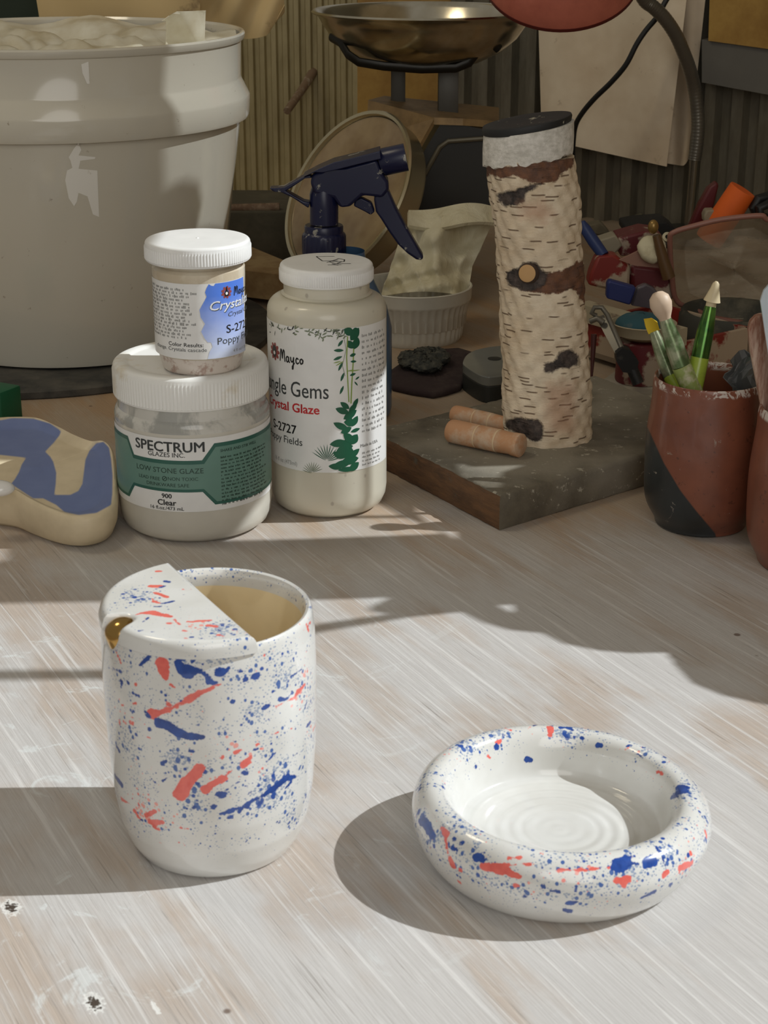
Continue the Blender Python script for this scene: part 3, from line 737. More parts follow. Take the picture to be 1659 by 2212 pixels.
def mayco(s0, z0, h, adv):
    """handwritten brand script as strokes, h = capital height"""
    L = [[(0,0),(.06,.55),(.12,1.0),(.22,.95),(.26,.5),(.30,.25),(.36,.7),(.44,1.0),(.54,.9),(.56,.4),(.60,.02)],
         [(1.0,.45),(.86,.5),(.76,.35),(.78,.1),(.88,0),(1.0,.12),(1.02,.45),(1.04,.1),(1.12,.02)],
         [(1.24,.48),(1.26,.2),(1.36,.08),(1.48,.2),(1.54,.5),(1.52,.0),(1.46,-.5),(1.40,-.52),(1.40,-.3),(1.6,.02)],
         [(1.98,.42),(1.86,.5),(1.76,.34),(1.78,.1),(1.9,.0),(2.02,.1)],
         [(2.3,.46),(2.18,.4),(2.14,.2),(2.24,.02),(2.38,.1),(2.42,.34),(2.3,.46)]]
    return [[(s0+x*h*adv, z0+y*h) for x, y in l] for l in L]

LID_SEG = 360
def ridged_lid(m, c, z0, z1, R, mat=0, ridge=.00045, n=120, bev=.0028, recess=False, seg=None):
    seg = seg or n*3
    prof = [(R-.004, z0), (R-.0006, z0), (R, z0+.0006), (R, z0+.0011), (R+ridge, z0+.0014), (R+ridge, z1-bev-.0012), (R, z1-bev-.0006)]
    for i in range(1, 7):
        a = math.pi/2*i/6; prof.append((R-bev+bev*math.cos(a), z1-bev+bev*math.sin(a)))
    prof += ([(R-.0075, z1), (R-.0085, z1-.0007), (R-.010, z1-.0008), (0, z1-.0008)] if recess else [(R-.010, z1), (0, z1)])
    def rm(r, z, t):
        if r > R+ridge*.5: return r if int(round(t/(2*math.pi)*seg)) % 3 else r-ridge
        return r
    m.lathe(prof, c, seg=seg, mat=mat, rmod=rm)
    return m

# ---- 16 oz jar with green label
SJ = G(425, 1121); SJ.z = 0; kS = kpx(SJ)
RS = 163/kS
z_lb, z_lt = zat(SJ.x, SJ.y-RS, 893), zat(SJ.x, SJ.y-RS, 819)
z_l0, z_l1 = zat(SJ.x, SJ.y-RS, 1106), zat(SJ.x, SJ.y-RS, 948)
jar = thing('glaze_jar', 'wide white-lidded jar of clear glaze with green label, under the smaller jar', 'jar', SJ, 'glaze jars')
def clear_jar(name, c0, c1, scale, lo, hi, zlev=None):
    t = NT(name); v = t.tc(scale=(1,1,.6)); n = t.noise(v, scale, 5, .65, .6)
    col = t.mix(t.ramp(n, lo, hi, 0, 1, True), srgb(*c0), srgb(*c1))
    return t.set(col, .16, coat=.35)
M_glaze = plain('milky_glaze', (206,202,190), .3, coat=.25)
M_smear = clear_jar('clear_plastic_smeared_inside', (164,164,158), (206,204,196), 55, .42, .58)
m = MB()
body = [(0,0),(RS-.010,0),(RS-.006,.0008),(RS-.0025,.0035),(RS-.0007,.008),(RS,.014),(RS,z_l1+.002)]
m.lathe(body, SJ, 96)
m.lathe([(RS,z_l1+.002),(RS,z_lb-.010),(RS-.0008,z_lb-.0075),(RS-.002,z_lb-.006),(RS-.002,z_lb+.004)], SJ, 96, mat=1)
m.build('body', [M_glaze, M_smear], jar)
m = MB(); ridged_lid(m, SJ, z_lb, z_lt, 167/kpx((SJ.x,SJ.y,z_lt)), bev=.003, recess=True, n=130)
M_lid_dusty = dusty('white_lid_with_clay_dust', (236,236,232), (216,206,184), 38, .55, .72, .42)
m.build('lid', M_lid_dusty, jar)
M_green = plain('green_label_ink', (104,142,130), .35); M_green2 = plain('dark_green_label_ink', (46,98,86), .35)
M_green3 = plain('deep_green_ink', (36,62,52), .4)
Lb = CylLabel(SJ, RS+.0001)
def zs(X, Y): return (230+X/4.254, 740+Y/4.254)
s_r = Lb.hit(*zs(1510,1000))[0]; s_l = -RS*1.75
L1, L2 = .0001, .00018
Lb.rect(s_l, s_r, z_l0, z_l1, 0, L1)
zA, zB = z_l1-.003, z_l0+.0035
# dark green outline shape then lighter green
def spx(X, Y): return Lb.hit(*zs(X, Y))
xs = {k: spx(k, 1100)[0] for k in (205,250,880,990,1000,210,270,860,930,1505)}
zz_ = lambda Y, X=550: spx(X, Y)[1]
band = lambda d: [(s_l, zA-d),(spx(200,900)[0]-d*.2, zA-d),(spx(255,1010)[0]-d*.3, zz_(1080)-d),(spx(875,1010)[0]+d*.5, zz_(1080)-d),(spx(990,940)[0]+d*.3, zA-.0005-d),(s_r, zA-.0005-d),
   (s_r, zB+d*.8),(spx(1000,1490)[0]+d*.5, zB+d*.8),(spx(885,1380)[0]+d*.3, zz_(1370,560)+d*.8),(spx(262,1300)[0]-d*.3, zz_(1370,560)+d*.8),(spx(213,1390)[0]-d*.5, zB+d*.8),(s_l, zB+d*.8)]
Lb.put(*poly2(band(0)), 2, L2); Lb.put(*poly2(band(.0022)), 1, .00026)
Lb.text('SPECTRUM', zs(562,1003), 30, 4, .00026, kS, align='CENTER', bold=.018, sx=1.06)
Lb.text('GLAZES INC.', zs(545,1050), 13.5, 4, .00026, kS, align='CENTER', bold=.004, sx=1.05)
Lb.text('LOW STONE GLAZE', zs(560,1198), 15.5, 5, .00034, kS, align='CENTER', sx=1.06)
Lb.text('LEAD FREE', zs(392,1250), 10.2, 5, .00034, kS, align='CENTER', sx=1.08)
Lb.text('NON TOXIC', zs(702,1270), 10.2, 5, .00034, kS, align='CENTER', sx=1.08)
Lb.text('DRINKWARE SAFE', zs(555,1322), 10.4, 5, .00034, kS, align='CENTER', sx=1.1)
cO = spx(535,1248); rO = 4.6/kS
ring = [(cO[0]+rO*math.cos(a), cO[1]+rO*math.sin(a)) for a in np.linspace(0, 2*math.pi, 20)]
Lb.put(*ribbon(ring, .0004), 5, .00034); Lb.put(*ribbon([(cO[0]-rO*.7, cO[1]-rO*.7), (cO[0]+rO*.7, cO[1]+rO*.7)], .0004), 5, .00034)
Lb.text('900', zs(555,1428), 13.5, 3, .00026, kS, align='CENTER', bold=.02, sx=1.1)
Lb.text('Clear', zs(555,1493), 17, 3, .00026, kS, align='CENTER', bold=.02, sx=1.08)
Lb.text('16 fl.oz./473 mL', zs(550,1535), 10.5, 3, .00026, kS, align='CENTER', bold=.006, sx=1.12)
a = spx(1045,1000); b = spx(1470,1000)
zt = spx(1200,960)[1]; zbm = spx(1200,1450)[1]
Lb.text('SHAKE AND STIR WELL', zs(1045,1005), 8.6, 5, .00034, kS, bold=.006, sx=1.02)
Lb.micro(a[0], b[0], zt-.0035, (zt-zbm-.0035)/13.2, 14, 5, .0011, .00034, 5)
Lb.mb.build('label', [M_paper, M_green, M_green2, M_black_line, M_dkgrey_ink, M_green3], jar, recalc=False)['label'] = 'green and white paper label'

# ---- small 4 oz jar on top
zj = z_lt-.0006
pj = G(437, 789, z_lt); PJ = Vector((pj.x, pj.y, z_lt-.0008)); kP = kpx(PJ)
sj = thing('glaze_jar', 'small white-lidded jar with blue and white label standing on the bigger jar', 'jar', PJ, 'glaze jars')
RP = 100/kpx((PJ.x,PJ.y,PJ.z+.05))
pz = lambda v: zat(PJ.x, PJ.y, v)
pf = lambda v: zat(PJ.x, PJ.y-RP, v)
z_pt, z_pb = pf(535), pf(580); l_t, l_b = pf(614), pf(777)
z00 = PJ.z
M_pinkglaze = dusty('speckled_pink_glaze', (216,206,196), (176,150,138), 170, .52, .62, .3, coat=.3)
M_cleartop = clear_jar('clear_plastic_cream', (200,186,162), (214,204,184), 40, .4, .6)
m = MB()
m.lathe([(0,z00),(RP-.008,z00),(RP-.0045,z00+.0008),(RP-.0035,z00+.002),(RP-.0015,l_b-.001)], (PJ.x,PJ.y,0), 80, mat=0)
m.lathe([(RP-.0015,l_b-.001),(RP,l_t),(RP,z_pb-.004),(RP-.002,z_pb-.002),(RP-.002,z_pb+.003)], (PJ.x,PJ.y,0), 80, mat=1)
m.build('body', [M_pinkglaze, M_cleartop], sj)
m = MB(); ridged_lid(m, (PJ.x,PJ.y,0), z_pb, z_pt, 114/kpx((PJ.x,PJ.y,z_pt)), bev=.0022, n=110)
m.sphere((PJ.x, PJ.y, z_pt), (.0009,.0009,.0004), 10, 6)
m.build('lid', M_white_plastic, sj)
Lp = CylLabel(PJ, RP+.00015)
def zj_(X, Y): return (230+X/4.254, 460+Y/4.254)
tB = NT('blue_sky_label_ink'); sepz = tB.new('ShaderNodeSeparateXYZ'); tB.link(tB.tc(), sepz.inputs[0])
hz = tB.math('ADD', sepz.outputs[2], tB.math('MULTIPLY', tB.noise(tB.tc(), 120, 3), .012))
M_bluelabel = tB.set(tB.mix(tB.ramp(hz, .018, .052), srgb(206,216,240), srgb(86,130,226)), .35)
M_brownink = plain('brown_emblem_ink', (150,74,70), .5); M_whiteink = plain('white_ink', (240,242,246), .4)
Lp.rect(-RP*1.7, RP*1.35, l_b, l_t, 0, 0.0)
edge = [(940,655),(960,668),(985,672),(1000,655),(1400,655),(1400,1330),(930,1330),(945,1280),(975,1230),(960,1190),(930,1190),(900,1150),(870,1090),(905,1020),(865,960),(855,890),(905,800),(920,770),(905,730),(920,690)]
h0 = [Lp.hit(*zj_(X, Y)) for X, Y in edge]
h0 = [(max(-RP*1.7, s), min(max(z, l_b+.0002), l_t-.0002)) for s, z in h0]
sfar = RP*1.33
h0[4] = (sfar, l_t-.0002); h0[5] = (sfar, l_b+.0002); h0[6] = (h0[6][0], l_b+.0002)
for q in (0,3): h0[q] = (h0[q][0], l_t-.0002)
Lp.put(*poly2(h0), 1, .00008)
cE = Lp.hit(*zj_(1103,728))
for i in range(9):
    a = math.pi*2*i/9; Lp.put(*disc2((cE[0]+.0024*math.cos(a), cE[1]+.0024*math.sin(a)), .0011, .0008, 10, a), 3, .00014)
Lp.put(*poly2([(cE[0]-.0012,cE[1]-.0022),(cE[0]+.0012,cE[1]-.0022),(cE[0]+.0015,cE[1]-.0004),(cE[0]+.0006,cE[1]+.001),(cE[0]+.0003,cE[1]+.003),(cE[0]-.0003,cE[1]+.003),(cE[0]-.0006,cE[1]+.001),(cE[0]-.0015,cE[1]-.0004)]), 2, .00018)
Lp.put(*disc2((cE[0], cE[1]-.0006), .0008), 5, .00022)
sM = Lp.hit(*zj_(1172,755))
for st in mayco(sM[0], sM[1], 18/kP, 1.15): Lp.put(*ribbon(st, .0006), 2, .00016)
Lp.text('Crystalites', zj_(940,905), 27, 4, .00016, kP, bold=.012, shear=.25, sx=1.2)
Lp.text('Crystalites', zj_(934,899), 27, 5, .0002, kP, bold=.008, shear=.25, sx=1.2)
Lp.text('Crystal Glaze', zj_(1112,953), 13.5, 4, .00016, kP, shear=.25, sx=1.25)
Lp.text('S-2727', zj_(1100,1105), 25, 2, .00016, kP, bold=.008, sx=1.15)
Lp.text('Poppy Fields', zj_(1015,1212), 21, 4, .00016, kP, sx=1.15)
Lp.text('4 fl oz/118 ml', zj_(1165,1278), 9, 6, .00016, kP, sx=1.2)
sL = Lp.hit(*zj_(462,700))[0]; sR = Lp.hit(*zj_(835,700))[0]; zT = Lp.hit(*zj_(640,690))[1]; zBt = Lp.hit(*zj_(640,1160))[1]
Lp.micro(-RP*1.4, sR, zT, (zT-zBt)/15, 15, 6, .0014, .0001, 3)
Lp.text('Color Results:', zj_(895,1232), 11.5, 2, .0001, kP, align='RIGHT', bold=.01, sx=1.2)
Lp.text('change. Crystals cascade', zj_(925,1275), 11, 4, .0001, kP, align='RIGHT', sx=1.2)
Lp.mb.build('label', [M_paper, M_bluelabel, M_black_line, M_brownink, M_dkgrey_ink, M_whiteink, M_grey_ink], sj, recalc=False)['label'] = 'white and sky-blue paper label'

# ---- pint bottle
BT = G(711, 1084); BT.z = 0; kB = kpx(BT)
RB = 126/kpx((BT.x,BT.y,.05))
bz = lambda v: zat(BT.x, BT.y, v)
bf = lambda v: zat(BT.x, BT.y-RB, v)
b_lt, b_lb, b_sh, b_l1, b_l0 = zat(BT.x, BT.y-RB*.78, 588), zat(BT.x, BT.y-RB*.78, 628), bz(650), bf(711), bf(1021)
bot_ = thing('glaze_bottle', 'tall white-capped bottle of speckled glaze with jungle leaf label', 'bottle', BT, 'glaze jars')
RLb = 101/kpx((BT.x,BT.y,b_lt))
M_speck = NT('speckled_cream_glaze'); 
_v = M_speck.tc(scale=(150,150,110)); _n = M_speck.vor(_v, 1.0); _p = M_speck.noise(M_speck.tc(), 70, 3)
M_speck = M_speck.set(M_speck.mix(M_speck.math('MULTIPLY', M_speck.ramp(_n, .12, .2, .55, 0), M_speck.ramp(_p, .5, .6)), srgb(208,203,186), srgb(150,140,128)), .3, coat=.25)
m = MB()
prof = [(0,0),(RB-.010,0),(RB-.006,.0007),(RB-.0025,.0035),(RB-.0006,.008),(RB,.013),(RB,b_sh-.004)]
for i in range(1, 9):
    a = math.pi/2*i/8; prof.append((RB-.009+.009*math.cos(a), b_sh-.004+.0085*math.sin(a)))
zn = b_sh+.0045
prof += [(RLb-.0005, zn+.001), (RLb-.002, zn+.002), (RLb-.002, b_lb+.003)]
m.lathe(prof, BT, 96); m.build('body', M_speck, bot_)
m = MB(); ridged_lid(m, BT, b_lb, b_lt, RLb, bev=.0022, n=120)
# marker letters on the cap
def zl(X, Y): return (560+X/4.366, 300+Y/4.366)
strokes = [[(540,1110),(705,1108)],[(540,1112),(595,1152),(740,1150)],[(640,1165),(690,1152),(750,1130),(805,1140),(800,1158),(740,1160),(690,1155)],[(660,1160),(720,1178)],[(650,1190),(770,1188)],[(690,1180),(740,1192)],[(775,1160),(730,1178),(860,1178)]]
for st in strokes:
    pts = [G(*zl(X, Y), b_lt) for X, Y in st]
    vs, fs = ribbon([(p.x, p.y) for p in pts], .0007)
    m.add([(x, y, b_lt+.00012) for x, y in vs], fs, 1)
m.build('lid', [M_white_plastic, M_black_line], bot_)
Lm = CylLabel(BT, RB+.0001)
def zm(X, Y): return (560+X/3.567, 520+Y/3.567)
M_leaf = plain('leaf_green_ink', (28,92,66), .4); M_leaf2 = plain('grey_green_ink', (126,136,112), .4); M_bamboo = plain('bamboo_ink', (142,168,82), .4); M_red = plain('red_ink', (200,44,48), .4)
Lm.rect(-RB*1.7, Lm.hit(*zm(975,1000))[0], b_l0, b_l1, 0, L1)
mp = lambda X, Y: Lm.hit(*zm(X, Y))
K2 = .0002
def leaf(X, Y, L, W_, ang, mat, lift=K2):
    c = mp(X, Y); L /= 3.567*kB; W_ /= 3.567*kB; n = 8; pts = []
    for i in range(n+1): pts.append((L*(i/n-.5), W_*.5*math.sin(math.pi*i/n)**.8))
    for i in range(1, n): pts.append((L*(.5-i/n), -W_*.5*math.sin(math.pi*(1-i/n))**.8))
    ca, sa = math.cos(ang), math.sin(ang)
    Lm.put(*poly2([(c[0]+x*ca-y*sa, c[1]+x*sa+y*ca) for x, y in pts]), mat, lift)
rr = random.Random(4)
for i in range(70):
    X = rr.uniform(80, 680); Y = 600+ (X-80)/600*70 + rr.uniform(0, 75)*(1 if X > 250 else .9); 
    if X < 150: Y = rr.uniform(630, 720)
    else: Y = 665+rr.uniform(5, 90)*rr.random()+ (20 if X > 400 else 0)
    leaf(X, Y, rr.uniform(25, 46), rr.uniform(7, 13), rr.uniform(-1.2, .9)+(.5), 2 if rr.random() < .75 else 5)
def stem(pts, w, mat, lift=K2): Lm.put(*ribbon([mp(*p) for p in pts], w/(3.567*kB)), mat, lift)
stem([(680,740),(672,900),(680,1050),(690,1240)], 9, 3); stem([(730,760),(722,950),(712,1100),(706,1250)], 10, 3); stem([(655,760),(668,840),(640,960),(660,1040)], 4, 2)
for X, Y, L, W_, a in [(735,720,110,70,.9),(690,700,90,60,-.5),(745,790,90,60,1.2),(700,800,80,50,-.9),(740,700,70,60,.1),(625,790,60,22,.9),(612,845,75,24,-.05),(605,905,70,22,.35),(625,970,70,20,1.1),(640,1050,70,20,1.2),(635,1150,70,20,1.15),(720,880,50,26,.2),(725,930,50,18,-.1),(720,1030,50,20,.2),(755,1058,40,14,.5),(745,1100,45,12,-.9),
   (640,1310,110,50,-.4),(720,1290,100,44,.8),(660,1270,90,40,-.7),(740,1250,80,36,1.0),(700,1340,120,60,.5),(630,1430,130,50,-.5),(700,1400,100,60,-.2),(735,1390,90,50,1.0),(740,1460,80,30,.2),(610,1560,130,60,.1),(690,1520,120,60,-.8),(730,1530,90,70,.9),(660,1600,130,70,.2),(730,1640,110,50,.6),(620,1650,110,60,-.4),(700,1690,140,70,.1),(640,1720,160,60,.2),(730,1740,100,60,.6),(590,1740,110,50,-.1),(680,1760,150,40,0),(670,1460,90,50,.4),(680,1560,110,70,1.3),(690,1640,120,80,1.5),(690,1370,80,50,1.4)]:
    leaf(X, Y, L, W_, a, 1, K2+.00006*rr.random())
for X, Y, L, W_, a in [(620,945,70,9,.5),(600,935,60,8,.2),(735,1000,90,8,-.02),(700,1000,60,7,.1)]: leaf(X, Y, L, W_, a, 3, .0003)
for a in np.linspace(.25, 2.6, 12): leaf(520+70*math.cos(a), 1700-75*math.sin(a), 120, 7, a, 1)
for a in np.linspace(.4, 2.9, 11): leaf(410+45*math.cos(a), 1790-50*math.sin(a), 80, 6, a, 2)
cE = mp(120, 850)
for i in range(9):
    a = math.pi*2*i/9; Lm.put(*disc2((cE[0]+.0035*math.cos(a), cE[1]+.0035*math.sin(a)), .0019, .0012, 10, a), 7, .0002)
Lm.put(*disc2((cE[0], cE[1]), .0022, .0036), 5, .00026); Lm.put(*disc2((cE[0], cE[1]-.0008), .0011), 0, .00032)
sM = mp(163, 920)
for st in mayco(sM[0], sM[1], 24/kB, 1.02): Lm.put(*ribbon(st, .00085), 4, K2)
Lm.text('Jungle Gems', zm(540,1218), 46, 5, K2, kB, align='RIGHT', sx=.78, bold=.004)
Lm.text('Crystal Glaze', zm(466,1338), 27, 6, K2, kB, align='RIGHT', bold=.02, sx=1.0)
Lm.text('S-2727', zm(288,1492), 27, 4, K2, kB, align='RIGHT', bold=.014, sx=1.0)
Lm.text('Poppy Fields', zm(336,1582), 22, 5, K2, kB, align='RIGHT', bold=.004, sx=1.0)
Lm.text('16 fl oz (473ml)', zm(296,1735), 12.5, 8, K2, kB, align='RIGHT', sx=.9)
Lm.text('Made in USA', zm(778,1592), 9.5, 8, K2, kB, bold=.02, sx=1.0)
sa, sb = mp(790,1000)[0], mp(968,1000)[0]; zT = mp(860,705)[1]; zE = mp(860,1480)[1]
Lm.micro(sa, sb, zT, (zT-zE)/18, 18, 8, .0016, K2, 8); zT = mp(860,1610)[1]; Lm.micro(sa, sa+(sb-sa)*.8, zT, .0024, 4, 8, .0011, K2, 9)
Lm.mb.build('label', [M_paper, M_leaf, M_leaf2, M_bamboo, M_black_line, M_dkgrey_ink, M_red, M_brownink, M_grey_ink], bot_, recalc=False)['label'] = 'white paper label with green plants'

# ------------------------------------------------------------------ black bat and white bucket
pb = G(150, 866); BAT_R = .19
BAT = Vector((G(105, 700).x, pb.y+BAT_R, 0))
M_bat = dusty('dusty_black_rubber', (52,52,50), (92,88,80), 30, .4, .7, .7)
m = MB().lathe([(0,0),(BAT_R-.001,0),(BAT_R,.001),(BAT_R,.0055),(BAT_R-.0015,.0065),(BAT_R-.02,.0062),(0,.0060)], BAT, 160)
rb = random.Random(2)
tag(m.build('turntable_bat', M_bat, origin=BAT), 'round flat black bat dusted with clay under the white bucket', 'bat')
kb0 = kpx((-.24, 1.5, .2))
fb = G(150, 800, .0065); BK_RB = .116
BK = Vector((0, fb.y+BK_RB, .0065))
zrim = zat(-.24, BK.y, 68)
BK.x = -(829.5-122)/kpx((-.24, BK.y, zrim))
kb = kpx((BK.x, BK.y, zrim)); RR = 404/kb
zb = lambda v: zat(BK.x, BK.y, v)
bucket = thing('plastic_bucket', 'big white plastic bucket with ribbed collar and crumpled bags inside', 'bucket', BK)
M_bucket = dusty('white_bucket_plastic', (208,203,188), (170,160,142), 120, .68, .73, .14, coat=.4)
vring0, vring1 = 232, 185
R1 = 395/kb; zr1 = zb(170); zr2 = zb(205); zr3 = zb(253)
prof = [(0,.0065),(BK_RB-.006,.0065),(BK_RB-.001,.008),(BK_RB,.011),(391/kb, zr3-.001),(395/kb,zr3),(408/kb, zr3+.0005),(411/kb, zr3+.003),(413/kb, zr2-.001),(412/kb,zr2+.001),(396/kb, zr1),(394/kb, zr1+.002),(397/kb, zrim-.007),(402/kb, zrim-.006),(405/kb, zrim-.004),(406/kb,zrim-.0015),(404/kb,zrim),(399/kb,zrim),(395/kb,zrim-.002),(388/kb,zr3),(BK_RB-.003,.012),(0,.011)]
MB().lathe(prof, (BK.x,BK.y,0), 160).build('body', M_bucket, bucket, ang=30)
# pale patches on the bucket wall; the collar one is a painted highlight
m = MB()
def bucket_wall(u, v):
    d = ray(u, v)
    for i in range(4000):
        p = CP+d*((1.0+i*.0003)/d.length); r = math.hypot(p.x-BK.x, p.y-BK.y)
        if p.z < zr3 and r <= float(np.interp(p.z, [.011, zr3], [BK_RB, 391/kb])) + .0003: return p
    return None
def bk_at(u, v, R):
    d = ray(u, v); ox, oy = -BK.x, -BK.y; a = d.x**2+d.y**2; b = 2*(ox*d.x+oy*d.y); c = ox*ox+oy*oy-R*R
    D = max(b*b-4*a*c, 0); return CP+d*((-b-math.sqrt(D))/(2*a))
M_patch_highlight = dusty('white_patch_highlight', (236,234,226), (196,188,170), 160, .62, .7, .45)
def wallR_at(v): 
    z = zat(BK.x, BK.y-BK_RB, v); return float(np.interp(z, [.011, zr3, zr3+.0001, zr1, zrim-.007], [BK_RB, 391/kb, 411/kb, 394/kb, 397/kb]))
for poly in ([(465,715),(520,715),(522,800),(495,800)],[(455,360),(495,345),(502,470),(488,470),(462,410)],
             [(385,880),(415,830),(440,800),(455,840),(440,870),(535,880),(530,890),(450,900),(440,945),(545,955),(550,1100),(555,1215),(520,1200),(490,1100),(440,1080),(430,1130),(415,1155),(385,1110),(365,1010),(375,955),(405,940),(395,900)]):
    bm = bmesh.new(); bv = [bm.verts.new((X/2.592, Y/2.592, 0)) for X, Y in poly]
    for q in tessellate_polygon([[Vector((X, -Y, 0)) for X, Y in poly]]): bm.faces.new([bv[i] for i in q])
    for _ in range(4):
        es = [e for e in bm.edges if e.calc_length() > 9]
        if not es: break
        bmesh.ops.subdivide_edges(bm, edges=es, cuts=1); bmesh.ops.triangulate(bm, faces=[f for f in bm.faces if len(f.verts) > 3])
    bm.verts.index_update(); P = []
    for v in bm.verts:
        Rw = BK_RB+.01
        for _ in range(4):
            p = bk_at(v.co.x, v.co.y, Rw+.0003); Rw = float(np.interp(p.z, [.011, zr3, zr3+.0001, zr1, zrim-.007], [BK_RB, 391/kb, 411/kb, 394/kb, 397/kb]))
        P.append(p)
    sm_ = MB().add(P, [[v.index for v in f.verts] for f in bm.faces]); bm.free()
    sm_.build('patch_highlight', M_patch_highlight, bucket, smooth=False)['label'] = 'pale white patch, a painted highlight on the collar'
# plastic bag in the bucket
M_bag = NT('milky_plastic_bag'); _n = M_bag.noise(M_bag.tc(), 40, 4)
M_bag = M_bag.set(M_bag.mix(M_bag.ramp(_n, .35, .65), srgb(238,234,216), srgb(214,204,176)), .3, alpha=.85)
M_kraft = dusty('stained_tan_paper', (206,182,134), (150,128,94), 26, .58, .70, .75)
def crumple(p, amp, f, seed):
    n = 0
    rs = random.Random(seed)
    ph = [rs.uniform(0, 6.28) for _ in range(6)]
    return amp*(math.sin(p[0]*f+ph[0]+1.7*math.sin(p[1]*f*.7+ph[1])) + .6*abs(math.sin(p[0]*f*1.9+p[1]*f*1.3+ph[2])) + .5*math.sin(p[1]*f*2.1+ph[3]))
zi = zrim-.022
def bagfn(a, b):
    t = math.pi*(1.02-.98*a) if False else a*2*math.pi
    R = (RR-.006)*(1-b*.96); 
    x = BK.x+R*math.cos(t); y = BK.y+R*math.sin(t)
    edge = max(0, 1-b*3.2)
    hi = .004*max(0, math.sin(t))*edge*(1 if math.cos(t) < .62 else .1) - .016*max(0, -math.sin(t))*edge
    z = zrim-.006 - .010*min(1, b*2.2) + hi + crumple((x*1.0, y*1.0), .0046*(.25+min(1, b*3)), 70, 5) + .003*math.sin(9*t)*edge
    return (x, y, min(z, zrim+.012))
m = MB().sheet(bagfn, 110, 24, .0004); 
bag = m.build('plastic_bag', M_bag, origin=(BK.x,BK.y,zi), ang=50); tag(bag, 'crumpled translucent plastic bag filling the white bucket', 'bag')
def peak(a, b):
    p = Q(358+ (443-358)*a, 100-b*(85 if a > .3 else 60+80*a), BK.y-.035+.02*a-.01*b)
    if b > .9: p = p+Vector((-.003, 0, -.002-.006*a))
    return p + Vector((0, .004*math.sin(5*a+3*b), 0))
tag(MB().sheet(peak, 10, 10, .0004).build('plastic_bag', M_bag, origin=Q(400,95,BK.y-.03), ang=60), 'pointed flap of clear plastic sticking up inside bucket rim', 'bag')
yb = BK.y+RR+.012
def paper1(a, b):
    u = 75+ (432-75)*a + (14*(1-b)*(1-a)) ; v = 60 - b*130
    p = Q(u-8*b*(1-a), v, yb+.004*math.sin(7*a+2*b)+.003*math.sin(13*a)); return p
tag(MB().sheet(paper1, 30, 14, .0006).build('paper_sheet', M_kraft, origin=Q(250,60,yb), ang=60), 'flat tan paper standing behind the bucket rim', 'paper')
def paper2(a, b):
    # rounded corner bag, hanging over the right of the rim
    u0, u1 = 418, 614
    uu = u0+(u1-u0)*a; bottom = 62 + 22*math.sin(math.pi*min(1, max(0, (a-.25)/.75))**.9) if a > .25 else 62
    right = 1-.0
    v = bottom*(1-b) - 60*b
    if a > .8: v = min(v, 84-(a-.8)/.2*74*(1-b*.9)) if b < .5 else v
    return Q(uu, v, yb+.016+.006*math.sin(6*a+3*b)+.004*math.sin(15*a-5*b))
tag(MB().sheet(paper2, 36, 18, .0006).build('paper_bag', M_kraft, origin=Q(520,60,yb+.016), ang=60), 'crumpled stained paper bag poking out right of the bucket', 'bag')
# dark green thing in the top left corner
M_dkgreen = plain('dark_green_cloth', (40,52,40), .8)
m = MB().prism([Q(-60,45,yb+.1), Q(95,45,yb+.1), Q(95,-60,yb+.1), Q(-60,-60,yb+.1)], (0,.02,0)); 
tag(m.build('folded_cloth', M_dkgreen, origin=Q(0,45,yb+.1)), 'dark green cloth behind the bucket at the top left corner', 'cloth')

# ------------------------------------------------------------------ blue and cream ceramic piece, left edge
zt_ = .034
out_px = [(-150,985),(-150,935),(-90,908),(-30,901),(20,897),(78,899),(125,918),(160,936),(200,951),(228,951),(246,968),(252,1000),(254,1045),(250,1078),(228,1104),(190,1117),(150,1115),(105,1100),(60,1078),(20,1056),(-40,1045),(-110,1040)]
top_o = [G(u, v, zt_ - .012*max(0, (v-960)/150)) for u, v in out_px]
def resamp(P, n):
    P = [Vector(p) for p in P]; m_ = len(P); out = []
    for i in range(m_):
        p0, p1, p2, p3 = P[i-1], P[i], P[(i+1) % m_], P[(i+2) % m_]
        for k in range(n):
            t = k/n; out.append(.5*((2*p1)+(-p0+p2)*t+(2*p0-5*p1+4*p2-p3)*t*t+(-p0+3*p1-3*p2+p3)*t**3))
    return out
RO = resamp(top_o, 8); cen = sum(RO, Vector())/len(RO); nO = len(RO)
m = MB(); vs = []; rows = []
prof_side = [(.70,0),(.84,.0),(.93,.12),(.985,.40),(1.0,.70),(.995,.88),(.98,.97),(.955,1.0)]
for s, h in prof_side:
    rows.append([Vector((cen.x+(p.x-cen.x)*s, cen.y+(p.y-cen.y)*s, p.z*h)) for p in RO])
for k in range(1, 40):
    s = .955*(1-k/39.0)
    dz = .0035*min(1, k/6.0)
    rows.append([Vector((cen.x+(p.x-cen.x)*s, cen.y+(p.y-cen.y)*s, (p.z*s+cen.z*(1-s)) - dz)) for p in RO])
for r in rows: vs += r
fs = [[k*nO+i, k*nO+(i+1)%nO, (k+1)*nO+(i+1)%nO, (k+1)*nO+i] for k in range(len(rows)-1) for i in range(nO)]
fs.append(list(range(nO))[::-1]); m.add(vs, fs)
blue_poly = [(-700,960),(-300,915),(0,958),(120,935),(330,940),(500,990),(610,1065),(590,1110),(540,1175),(450,1270),(500,1320),(530,1370),(560,1480),(555,1590),(540,1700),(700,1700),(780,1660),(820,1590),(835,1470),(850,1350),(890,1260),(960,1185),(1030,1172),(1085,1230),(1105,1340),(1120,1500),(1118,1690),(1105,1800),(960,1880),(780,1900),(640,1870),(560,1800),(430,1735),(330,1735),(200,1650),(110,1590),(150,1540),(190,1470),(215,1400),(260,1330),(0,1302),(-300,1290),(-700,1290)]
BPX = np.array([(X/4.607, 700+Y/4.607) for X, Y in blue_poly])
